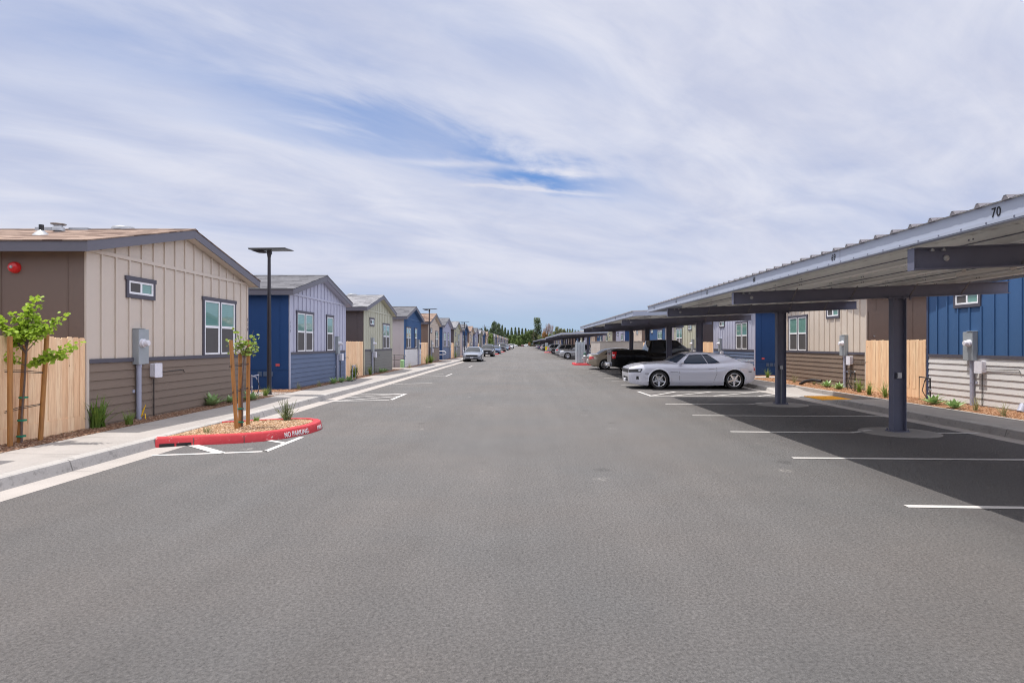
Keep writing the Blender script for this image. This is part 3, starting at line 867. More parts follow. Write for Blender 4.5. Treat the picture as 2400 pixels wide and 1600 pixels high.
    fb, ft = 0.21, 0.024
    f = MB(o)
    for yo in (-OV, W + OV - 0.025):
        bx(f, x1, RAKE - 0.025, yo, yo + 0.025, rz(-OV) - fb, rz(-OV) - ft)
    for (ya, yb) in ((-OV, W / 2), (W / 2, W + OV)):
        e = 0.006
        f.prism([(s * RAKE, ya, rz(ya) - fb), (s * RAKE, yb, rz(yb) - fb - e), (s * RAKE, yb, rz(yb) - ft), (s * RAKE, ya, rz(ya) - ft)], (-s * 0.025, 0, 0))
    bx(f, RAKE, RAKE + 0.003, W / 2 - 0.006, W / 2 + 0.006, ROOF_P - fb, ROOF_P - ft)
    f.build('fascia', M['fascia'], root)
    sf = MB(o)
    for (ya, yb) in ((-OV + 0.025, W / 2), (W / 2, W + OV - 0.025)):
        sf.prism([(s * (RAKE - 0.025), ya, rz(ya) - 0.192), (s * (RAKE - 0.025), yb, rz(yb) - 0.192), (s * (RAKE - 0.025), yb, rz(yb) - 0.204), (s * (RAKE - 0.025), ya, rz(ya) - 0.204)], (s * (x1 - RAKE), 0, 0))
    sf.build('soffit', K['mb'], root)
    for w_ in wins: window(root, s, *w_)
    # electric meter panel
    y = meter_y; sg = 1 if s > 0 else 1
    b = MB(o); bx(b, 0.0, 0.14, y, y + 0.205, 1.30, 2.03); bx(b, 0.0, 0.125, y + 0.205, y + 0.36, 1.305, 2.025); bx(b, 0, 0.152, y - 0.006, y + 0.212, 2.03, 2.045)
    mt = b.build('meter_box', M['meter_grey'], root, bevel=0.008)
    d = MB(o); cy = y + 0.10
    d.lathe([(0.0, 0.29), (0.055, 0.285), (0.062, 0.27), (0.062, 0.20), (0.085, 0.195), (0.088, 0.14)] if s > 0 else [(0.0, -0.29), (0.055, -0.285), (0.062, -0.27), (0.062, -0.20), (0.085, -0.195), (0.088, -0.14)], (0, cy, 1.74), 'x', 20)
    d.build('meter_dial', M['plastic_white'], mt, smooth=True)
    c = MB(o); c.tube([(s * 0.075, cy, 1.30), (s * 0.075, cy, ZB - 0.05)], 0.048, 14); c.tube([(s * 0.075, cy, 1.30), (s * 0.075, cy, 1.24)], 0.056, 14)
    bx(c, 0, 0.03, cy - 0.12, cy - 0.05, 0.72, 0.78); c.tube([(s * 0.075, cy, 0.735), (s * 0.075, cy, 0.75)], 0.0505, 14)
    c.build('conduit', M['conduit'], mt, smooth=True)
    b = MB(o); ya = y + 0.56 if s > 0 else y - 0.02 - 0.34
    if s < 0 and kind in ('navy', 'blue'): ya = y - 0.30
    bx(b, 0.005, 0.12, ya, ya + 0.24, 1.01, 1.30); bx(b, 0.12, 0.135, ya - 0.012, ya + 0.252, 1.0, 1.312)
    cb = b.build('cable_box', M['plastic_white'], root, bevel=0.02)
    c = MB(o); c.tube([(s * 0.05, ya + 0.09, 0.97), (s * 0.045, ya + 0.10, 0.6), (s * 0.04, ya + 0.11, 0.15)], 0.011, 6)
    sy = 1 if s > 0 else -1; y_ = ya + (0.25 if s > 0 else -0.01)
    c.tube([(s * 0.04, y_, 1.10), (s * 0.036, y_ + sy * 0.55, 1.11), (s * 0.036, y_ + sy * 1.0, 1.12), (s * 0.036, y_ + sy * 1.05, 1.06)], 0.008, 6); c.build('cable', M['black_plastic'], cb)
    # crawl-space vents and small red notice on the blue side walls
    if kind == 'blue':
        for i in range(3):
            v = MB(o); xx = 0.62 + 0.19 * i
            bx(v, -xx - 0.07, -xx + 0.07, -0.024, -0.001, 0.62, 0.78)
            for q in range(3): bx(v, -xx - 0.055, -xx + 0.055, -0.030, -0.024, 0.64 + q * 0.045, 0.66 + q * 0.045)
            v.build('crawl_vent', mk('vent_slate', (0.10, 0.15, 0.24), 0.5, 0.05), root)
        v = MB(o); bx(v, -0.46, -0.32, -0.018, -0.001, 0.96, 1.05); v.build('notice', mk('notice_red', (0.55, 0.10, 0.12), 0.5, 0.05), root)
    return root


A_L = [(1.12, 2.07, 2.66, 3.09, 'small'), (4.05, 5.78, 1.442, 2.90, 'twin')]
B_L = [(0.62, 2.36, 1.442, 2.90, 'twin'), (3.86, 4.80, 1.442, 2.90, 'single')]
A_R = [(1.70, 2.66, 2.66, 3.09, 'small'), (4.20, 5.92, 1.442, 2.90, 'twin')]
B_R = [(0.95, 2.68, 1.442, 2.90, 'twin'), (4.50, 5.45, 2.66, 3.09, 'small')]
PROTO = {}
ORD = ['first', 'second', 'third', 'fourth', 'fifth', 'sixth', 'seventh', 'eighth', 'ninth', 'tenth', 'eleventh', 'twelfth', 'thirteenth', 'fourteenth',
       'fifteenth', 'sixteenth', 'seventeenth', 'eighteenth', 'nineteenth', 'twentieth', 'twenty-first', 'twenty-second', 'twenty-third', 'twenty-fourth', 'twenty-fifth', 'twenty-sixth', 'twenty-seventh', 'twenty-eighth', 'twenty-ninth']
LOOK = {'tan': 'tan gabled house with brown side wall', 'blue': 'pale blue gabled house with navy side wall', 'green': 'pale green gabled house with dark side wall', 'navy': 'navy gabled house with white side wall'}
FARSKIP = ('frame', 'screen', 'pane', 'meter_dial', 'conduit', 'cable_box', 'cable', 'crawl_vent', 'notice', 'vent', 'roof_cap', 'pipe', 'pipe_flashing', 'back_wall')
left_y = [11.17, 20.84, 30.6, 40.9, 51.1, 60.4, 70.0, 79.8, 89.6, 99.4, 109.2, 119.0, 128.8] + [152 + 9.8 * i for i in range(16)]
seq = ['tan', 'blue', 'green', 'navy']
houses_L = []
plan = [(-1, 1.42, 'navy')] + [(i, y, seq[i % 4]) for i, y in enumerate(left_y)]
for i, y, k in plan:
    key = (k, 1)
    if key not in PROTO:
        h = PROTO[key] = house(k, 1, A_L if k in ('tan', 'green') else B_L, 1.33 if k in ('tan', 'green') else 5.02)
    else: h = copy_tree(PROTO[key], None, FARSKIP if i > 9 else ())
    h.location = (XL_W + U(-.015, .015), y, ZB)
    g = 'houses in the row opposite the carports'
    if i < 0: lb = 'navy and white house nearest the camera, before the cedar fence'
    elif i < 13: lb = LOOK[k] + ', %s along the row opposite the carports' % ORD[i]
    else:
        lb = 'small far %s house beyond the yellow-green street tree' % {'tan': 'tan', 'blue': 'pale blue', 'green': 'pale green', 'navy': 'navy'}[k]; g = 'far %s houses beyond the street tree' % k
    tag(h, lb, 'house', g); houses_L.append(h)
right_y = [10.68, 20.27, 30.05, 39.6, 49.2, 59.0, 68.8, 78.6, 88.4, 98.2, 108.0, 117.8, 127.6] + [150 + 9.8 * i for i in range(14)]
rseq = ['navy', 'tan', 'blue', 'green']
houses_R = []
for i, y in enumerate(right_y):
    k = rseq[i % 4]; key = (k, -1)
    if key not in PROTO:
        h = PROTO[key] = house(k, -1, A_R if k in ('tan', 'green') else B_R, 1.15 if k in ('tan', 'green') else (4.62 if k == 'navy' else 5.0))
    else: h = copy_tree(PROTO[key], None, FARSKIP if i > 8 else ())
    h.location = (XR_W, y, ZB)
    g = 'houses in the row behind the carports'
    lb = LOOK[k] + ', %s along the row behind the carports' % ORD[i]
    if i >= 13: lb = 'small far %s house behind the farthest carport' % {'tan': 'tan', 'blue': 'pale blue', 'green': 'pale green', 'navy': 'navy'}[k]; g = 'far %s houses behind the last carport' % k
    tag(h, lb, 'house', g); houses_R.append(h)

# things only the nearest houses show
h = houses_L[1]
mb = MB((0, 0, ZB)); c = (-1.28, -0.03, 3.12)
mb.lathe([(0.0, -0.075), (0.035, -0.072), (0.085, -0.05), (0.105, -0.01), (0.105, 0.03)], c, 'y', 24); bl = mb.build('fire_bell', M['bell_red'], h, smooth=True)
mb = MB((0, 0, ZB)); mb.lathe([(0.0, -0.084), (0.026, -0.082), (0.030, -0.07)], c, 'y', 16); mb.build('bell_badge', M['galv'], bl)
for hh, yy, zz, num in ((houses_L[1], W - 0.052, 2.38, '130'), (houses_L[2], 0.0, 2.41, '128')):     # stacked house numbers on the corner trim
    for q, ch in enumerate(num):
        text_mesh(ch, 0.13, M['steel_dark'], 'house_number', hh, Vector((0.029, yy, zz - q * 0.14)), Vector((0, 1, 0)), Vector((0, 0, 1)), Vector((0, 0, ZB)), 0.045 if ch != '1' else 0.02, 0.002)
h = houses_R[1]
mb = MB((0, 0, ZB)); mb.box(0.16, 1.02, -0.022, -0.002, 0.62, 2.70); dr = mb.build('door', KIND['tan']['ms'], h)
mb = MB((0, 0, ZB)); mb.box(0.06, 0.16, -0.028, -0.001, 0.6, 2.80); mb.box(1.02, 1.12, -0.028, -0.001, 0.6, 2.80); mb.box(0.16, 1.02, -0.028, -0.001, 2.70, 2.80); mb.build('door_frame', KIND['tan']['ms'], dr)
mb = MB((0, 0, ZB)); mb.tube([(0.225, -0.022, 1.98), (0.225, -0.075, 1.98)], 0.022, 10); mb.build('handle', M['galv'], dr)
mb = MB((0, 0, ZB)); mb.box(0.93, 1.0, -0.03, -0.022, 2.27, 2.35); mb.build('door_tag', M['white'], dr)


# ------------------------------------------------------------------ cedar fences
def fence(x, y0, y1, s, label, group):
    c = (x, (y0 + y1) / 2, ZB); root = thing('fence', label, 'fence', c, group=group)
    b = MB(c); w = 0.1425; n = int((y1 - y0) / w); w = (y1 - y0) / n
    for i in range(n):
        a = y0 + i * w + 0.004; e = a + w - 0.008; z1 = 1.84 + U(-.012, .012); dx = U(-.006, .006)
        ear = 0.028
        xx = x + dx
        b.prism([(xx, a, 0.42), (xx, e, 0.42), (xx, e, z1 - ear), (xx, e - ear, z1), (xx, a + ear, z1), (xx, a, z1 - ear)], (-s * 0.016, 0, 0))
    b.build('boards', M['cedar'], root)
    k = MB(c); k.box(min(x - s * 0.04, x + s * 0.0), max(x - s * 0.04, x), y0, y1, ZB - 0.06, 0.417); k.build('kick_board', M['cedar'], root)
    for z in (0.6, 1.6):
        r = MB(c); r.box(min(x - s * 0.055, x - s * 0.017), max(x - s * 0.055, x - s * 0.017), y0, y1, z, z + 0.09); r.build('rail', M['cedar'], root)
    return root


fence(-8.035, 7.99, 11.152, 1, 'cedar board fence behind the nearest staked sapling', 'cedar fences')
for i, lb in ((2, 'cedar board fence between the pale blue house and the pale green one'), (4, 'cedar board fence left of the second lamp post')):
    fence(-8.07, left_y[i - 1] + W + 0.04, left_y[i] - 0.03, 1, lb.replace('left of', 'beside'), 'cedar fences')
for i in (6, 8, 10, 12):
    fence(-8.07, left_y[i - 1] + W + 0.04, left_y[i] - 0.03, 1, 'cedar board fence before the %s house of the row opposite the carports' % ORD[i], 'cedar fences')
fence(11.36, 17.24, 20.25, -1, 'cedar board fence behind the nearest carport column', 'cedar fences')
fence(11.36, 36.62, 39.57, -1, 'cedar board fence behind the silver coupe', 'cedar fences')
for i in (5, 7, 9):
    fence(11.36, right_y[i - 1] + W + 0.04, right_y[i] - 0.03, -1, 'cedar board fence before the %s house of the row behind the carports' % ORD[i], 'cedar fences')

# ------------------------------------------------------------------ carports
XF, XE, CXC = 4.05, 9.22, 7.31


def zt(x): return 2.93 + 0.04 * (x - XF)


def carport(y0, y1, cols, label, num0=None, lamps=(), detail=True):
    c = (CXC, (y0 + y1) / 2, 0)
    root = thing('carport', label, 'carport', c, group='carports along the covered stalls')
    # ribbed roof sheet
    r = MB(c); n = int((y1 - y0) / 0.31); st = (y1 - y0) / n
    prof = []
    for i in range(n):
        a = y0 + i * st
        prof += [(a, 0), (a + 0.075, 0), (a + 0.083, 0.006), (a + 0.10, 0.006), (a + 0.108, 0), (a + 0.118 + 0.0, 0)]
        prof += [(a + 0.16, 0), (a + 0.185, 0.036), (a + 0.215, 0.036), (a + 0.24, 0), (a + 0.28, 0.0)]
    prof.append((y1, 0))
    x0, x1 = XF - 0.03, XE + 0.03
    r.grid([[(x0, y, zt(x0) + z) for y, z in prof], [(x1, y, zt(x1) + z) for y, z in prof]])
    for i in range(n):                                                   # dark closures in the rib ends
        a = y0 + i * st
        r.prism([(x0 + 0.002, a + 0.16, zt(x0) - 0.004), (x0 + 0.002, a + 0.185, zt(x0) + 0.033), (x0 + 0.002, a + 0.215, zt(x0) + 0.033), (x0 + 0.002, a + 0.24, zt(x0) - 0.004)], (0.05, 0, 0))
    r.grid([[(x0, y, zt(x0) + z - 0.003) for y, z in prof], [(x1, y, zt(x1) + z - 0.003) for y, z in prof]], 1)
    roof = r.build('roof_sheet', [M['carport_top'], M['carport_roof']], root, recalc=False)
    f = MB(c)
    f.box(XF - 0.002, XF + 0.012, y0, y1, 2.757, 2.924); f.box(XF - 0.012, XF + 0.06, y0, y1, 2.747, 2.757); f.box(XF - 0.02, XF - 0.006, y0, y1, 2.757, 2.787)
    if detail:
        y = y0 + 0.1
        while y < y1:
            f.box(XF - 0.024, XF - 0.02, y, y + 0.014, 2.765, 2.779, 1); y += 0.305
        y = y0 + 2.9
        while y < y1:
            f.box(XF - 0.0035, XF - 0.002, y, y + 0.006, 2.79, 2.924, 1); y += 6.1
    f.box(XE - 0.012, XE + 0.002, y0, y1, zt(XE) - 0.19, zt(XE) - 0.006)
    for y in (y0 + 0.001, y1 - 0.015):
        f.prism([(XF + 0.012, y, 2.757), (XE - 0.012, y, zt(XE) - 0.19), (XE - 0.012, y, zt(XE) - 0.006), (XF + 0.012, y, 2.924)], (0, 0.014, 0))
    f.build('fascia', [M['carport_fascia'], M['steel_dark']], root)
    for x in (5.15, 6.3, 7.45, 8.45):
        p = MB(c); zz = zt(x) - 0.004
        p.box(x, x + 0.004, y0 + 0.02, y1 - 0.02, zz - 0.2, zz); p.box(x - 0.055, x, y0 + 0.02, y1 - 0.02, zz - 0.2, zz - 0.196); p.box(x - 0.055, x - 0.051, y0 + 0.02, y1 - 0.02, zz - 0.196, zz - 0.178); p.box(x + 0.004, x + 0.065, y0 + 0.02, y1 - 0.02, zz - 0.004, zz)
        if detail: p.tube([(x - 0.012, y0 + 0.3, zz - 0.10), (x - 0.012, y1 - 0.3, zz - 0.10)], 0.006, 6, 1)
        if detail:
            for cy in cols:
                for d in (-0.62, -0.55, 0.55, 0.62):
                    for q in (0.05, 0.15): p.box(x - 0.006, x, cy + d - 0.009, cy + d + 0.009, zz - q - 0.009, zz - q + 0.009, 1)
        p.build('purlin', [M['steel_light'], M['steel_dark']], root)
    for i, y in enumerate(cols):
        b = MB(c); xa, xb = 4.09, XE + 0.25
        def sl(za, zb, ya, yb):
            b.prism([(xa, ya, zt(xa) - 0.206 - za), (xb, ya, zt(xb) - 0.206 - za), (xb, ya, zt(xb) - 0.206 - zb), (xa, ya, zt(xa) - 0.206 - zb)], (0, yb - ya, 0))
        sl(0.0, 0.012, y - 0.06, y + 0.06); sl(0.012, 0.218, y - 0.005, y + 0.005); sl(0.218, 0.23, y - 0.06, y + 0.06)
        b.box(xa - 0.008, xa, y - 0.055, y + 0.055, zt(xa) - 0.44, zt(xa) - 0.21)
        bm_ = b.build('beam', M['steel_dark'], root)
        if detail and y < 30:
            q = MB(c)
            for xx in (4.28, 4.40): q.lathe([(0.0, -0.03), (0.022, -0.03), (0.022, -0.012), (0.012, -0.012), (0.012, 0.0)], (xx, y - 0.04, zt(xx) - 0.218), n=10)
            q.lathe([(0.0, -0.012), (0.02, -0.014), (0.032, -0.01), (0.032, 0.0)], (4.45, y - 0.005, zt(4.45) - 0.32), 'y', 14)
            q.build('bolt', M['galv'], bm_)
        k = MB(c); zc = zt(CXC) - 0.206 - 0.23
        for xx in (CXC - 0.128, CXC + 0.116): k.box(xx, xx + 0.012, y - 0.078, y + 0.078, 0.0, zc - 0.014)
        k.box(CXC - 0.116, CXC + 0.116, y - 0.005, y + 0.005, 0.0, zc - 0.014)
        k.box(CXC - 0.24, CXC + 0.24, y - 0.11, y + 0.11, zc - 0.014, zc)
        for xx in (CXC - 0.2, CXC - 0.06, CXC + 0.08, CXC + 0.2): k.box(xx - 0.014, xx + 0.014, y - 0.085, y - 0.057, zc - 0.045, zc + 0.03)
        k.box(CXC - 0.17, CXC + 0.17, y - 0.125, y + 0.125, 0.0, 0.032)
        for xx in (CXC - 0.145, CXC + 0.145):
            for yy in (-0.1, 0.1): k.tube([(xx, y + yy, 0.03), (xx, y + yy, 0.07)], 0.014, 6)
        co = k.build('column', M['steel_dark'], root)
        if detail and i % 3 != 2:
            o = MB(c); zb = 1.05 if y < 12.5 else 1.0
            o.box(CXC - 0.045, CXC + 0.045, y - 0.06, y - 0.005, zb, zb + 0.115); o.box(CXC - 0.04, CXC + 0.04, y - 0.075, y - 0.06, zb + 0.02, zb + 0.1)
            o.build('outlet_box', M['galv'], co, bevel=0.004)
            if y > 12.5:
                o = MB(c); o.tube([(CXC, y - 0.03, 0.0), (CXC, y - 0.03, zb)], 0.013, 8); o.build('conduit', M['galv'], co)
        s = MB(c); R_ = 0.70
        s.lathe([(R_ + 0.03, -0.01), (R_, 0.008), (R_ - 0.12, 0.014), (0.0, 0.016)], (CXC, y - 0.05, 0), n=28)
        s.build('footing', M['pad'], root, smooth=True)
        if detail:
            for xx in (5.15, 6.3, 7.45, 8.45):
                a = MB(c); z1 = zt(xx) - 0.03; z0 = zt(xx) - 0.40
                for sg in (-1, 1): a.prism([(xx + 0.07, y + sg * 0.45, z1), (xx + 0.085, y + sg * 0.45, z1), (xx + 0.085, y + sg * 0.03, z0), (xx + 0.07, y + sg * 0.03, z0)], (0, 0, -0.02))
                a.build('brace', M['rail_grey'], root)
    for i, (x, y) in enumerate(lamps):
        l = MB(c); z = zt(x) - 0.2
        l.box(x - 0.055, x + 0.055, y, y + 1.05, z - 0.085, z - 0.02); l.box(x - 0.03, x + 0.03, y + 0.02, y + 1.03, z - 0.108, z - 0.085)
        for d in (0.1, 0.92): l.box(x - 0.02, x + 0.02, y + d, y + d + 0.05, z - 0.02, z + 0.03)
        l.build('lamp', M['lamp_white'], root, bevel=0.012)
    if num0:
        for k in range(40):
            y = num0[1] + 2.745 * k
            if y > y1 - 0.6: break
            if y < y0: continue
            text_mesh(str(num0[0] - k), 0.115, M['black_text'], 'stall_number', root, Vector((XF - 0.0025, y + 0.05, 2.812)), Vector((0, -1, 0)), Vector((0, 0, 1)), Vector(c), 0.10, 0.001)
    return root


carport(-7.3, 19.9, [-4.55, 0.94, 6.43, 11.92, 17.35], 'nearest grey carport with ribbed roof and numbers 70 and 69', (71, 5.22 - 2.745), [(6.75, 8.4), (6.75, 2.6), (6.75, 14.2)])
carport(22.6, 43.7, [25.4, 30.7, 36.1, 41.5], 'grey carport over the silver coupe and black pickup', (64, 24.2), [(6.75, 32.5)])
carport(66.6, 115.0, [69.5 + 5.49 * i for i in range(9)], 'grey carport past the block enclosure, over several silver cars', None, (), False)
carport(148.0, 282.0, [151 + 5.49 * i for i in range(24)], 'farthest low grey carport near the trees', None, (), False)

# block enclosure beside the second carport
c = (7.65, 51.3, 0)
root = thing('block_enclosure', 'beige block wall enclosure behind the black pickup', 'enclosure', c)
mb = MB(c); zz = 1.90
mb.box(6.0, 9.4, 48.0, 48.2, -0.02, zz); mb.box(6.0, 6.2, 48.2, 54.6, -0.02, zz); mb.box(9.2, 9.4, 48.2, 54.6, -0.02, zz); mb.box(6.2, 9.2, 54.4, 54.6, -0.02, zz)
for i in range(9):
    mb.box(5.994, 9.4, 47.994, 48.0, 0.2 * i + 0.008, 0.2 * i + 0.196)
    mb.box(5.994, 6.0, 48.0, 54.6, 0.2 * i + 0.008, 0.2 * i + 0.196)
mb.build('block_wall', M['block'], root)
mb = MB(c); mb.box(5.96, 9.44, 47.96, 48.24, zz, zz + 0.05); mb.box(5.96, 6.24, 48.24, 54.64, zz, zz + 0.05); mb.box(9.16, 9.44, 48.24, 54.64, zz, zz + 0.05); mb.build('coping', M['gutter'], root)


def cabinet(x0, x1, y0, y1, h, label):
    c = ((x0 + x1) / 2, (y0 + y1) / 2, 0.155)
    root = thing('metal_cabinet', label, 'cabinet', c, group='ribbed grey metal cabinets on red islands')
    mb = MB(c); n = 6; w = (x1 - x0) / n
    mb.box(x0, x1, y0 + 0.02, y1, 0.155, h)
    for i in range(n): mb.prism([(x0 + i * w + 0.015, y0 + 0.02, 0.16), (x0 + i * w + 0.04, y0 - 0.025, 0.16), (x0 + (i + 1) * w - 0.04, y0 - 0.025, 0.16), (x0 + (i + 1) * w - 0.015, y0 + 0.02, 0.16)], (0, 0, h - 0.17))
    mb.build('panel', M['corr_grey'], root)
    for xx in (x0 + 0.05, (x0 + x1) / 2, x1 - 0.05):
        p = MB(c); p.tube([(xx, y0 + 0.1, h), (xx, y0 + 0.1, h + 0.05)], 0.045, 10); p.ball((xx, y0 + 0.1, h + 0.06), 0.05, 0.05, 0.05, 8); p.build('post_cap', M['galv'], root, smooth=True)


cabinet(4.33, 5.06, 50.5, 51.3, 1.88, 'ribbed grey metal cabinet on the nearer red kerbed island')
cabinet(4.25, 4.75, 121.0, 121.8, 1.85, 'far ribbed grey cabinet beside the yellow sign')
c = (4.96, 49.75, 0.155); root = thing('standpipe', 'squat silver standpipe with a green cap beside the metal cabinet', 'standpipe', c)
mb = MB(c); mb.lathe([(0.11, 0.155), (0.11, 0.3), (0.14, 0.32), (0.15, 0.6), (0.165, 0.75), (0.12, 0.80), (0.0, 0.81)], (c[0], c[1], 0), n=16)
mb.build('barrel', M['galv'], root, smooth=True)
mb = MB(c); mb.lathe([(0.10, 0.80), (0.105, 0.92), (0.08, 1.0), (0.03, 1.05), (0.0, 1.05)], (c[0], c[1], 0), n=16); mb.build('cap', mk('cap_green', (0.03, 0.09, 0.07), 0.5), root, smooth=True)
mb = MB(c); mb.lathe([(0.0, -0.22), (0.06, -0.22), (0.06, 0.22), (0.0, 0.22)], (c[0], c[1], 0.52), 'x', 12); mb.build('outlet', M['galv'], root, smooth=True)
c = (4.42, 120.2, 0.155); root = thing('warning_sign', 'small yellow sign on a short post beside the far cabinet', 'sign', c)
mb = MB(c); mb.box(4.19, 4.63, 120.19, 120.21, 0.5, 1.25); mb.build('plate', M['sign_yellow'], root)
mb = MB(c); mb.tube([(4.41, 120.24, 0.1), (4.41, 120.24, 1.2)], 0.03, 8); mb.build('post', M['galv'], root)


# ------------------------------------------------------------------ lamp posts
def lamp_post(x, y):
    c = (0, 0, 0.155)
    root = thing('lamp_post', 'x', 'street lamp', group='solar lamp posts along the sidewalk')
    p = MB(c); p.tube([(0, 0, 0.15), (0, 0, 2.2), (0, 0, 4.42)], [0.068, 0.058, 0.046], 16); p.tube([(0, 0, 4.38), (0, 0, 4.46), (0, 0, 4.52)], [0.05, 0.062, 0.045], 14)
    p.build('pole', M['bronze'], root, smooth=True)
    b = MB(c); b.lathe([(0.11, 0.15), (0.11, 0.175), (0.075, 0.19), (0.07, 0.3)], n=16); b.build('base', M['bronze'], root, smooth=True)
    q = MB(c)
    q.prism([(-0.50, -0.30, 4.575), (0.58, -0.30, 4.585), (0.66, -0.30, 4.60), (0.60, -0.30, 4.632), (-0.52, -0.30, 4.622)], (0, 0.6, 0.02))
    q.build('solar_panel', M['solar'], root)
    h = MB(c); h.prism([(-0.50, -0.12, 4.572), (-0.15, -0.12, 4.575), (-0.06, -0.12, 4.53), (-0.20, -0.12, 4.515), (-0.36, -0.12, 4.525)], (0, 0.24, 0)); h.build('lamp_head', M['bronze'], root, bevel=0.008)
    k = MB(c); k.box(-0.05, 0.07, -0.05, 0.05, 4.47, 4.58); k.build('bracket', M['bronze'], root)
    root.location = (x, y, 0.155)
    return root


LP = [(-7.82, 18.7), (-7.86, 50.6), (-7.88, 80.6), (-7.92, 112.3)]
L0 = None
for i, (x, y) in enumerate(LP):
    o = lamp_post(x, y) if L0 is None else copy_tree(L0)
    if L0 is None: L0 = o
    o.location = (x, y, 0.155)
    o['label'] = ['dark solar lamp post in front of the navy side wall of the second house', 'dark solar lamp post beside the fifth house, tan with a brown roof', 'dark solar lamp post behind the parked grey sedan', 'farthest dark solar lamp post before the yellow-green street tree'][i]

# ------------------------------------------------------------------ vehicles
def lin(P, x):
    if x <= P[0][0]: return P[0][1]
    for a, b in zip(P, P[1:]):
        if x <= b[0]: return a[1] + (b[1] - a[1]) * (x - a[0]) / max(1e-9, b[0] - a[0])
    return P[-1][1]


def sm(P, x, w=0.07): return sum(lin(P, x + w * k / 3) * (4 - abs(k)) for k in range(-3, 4)) / 16.0


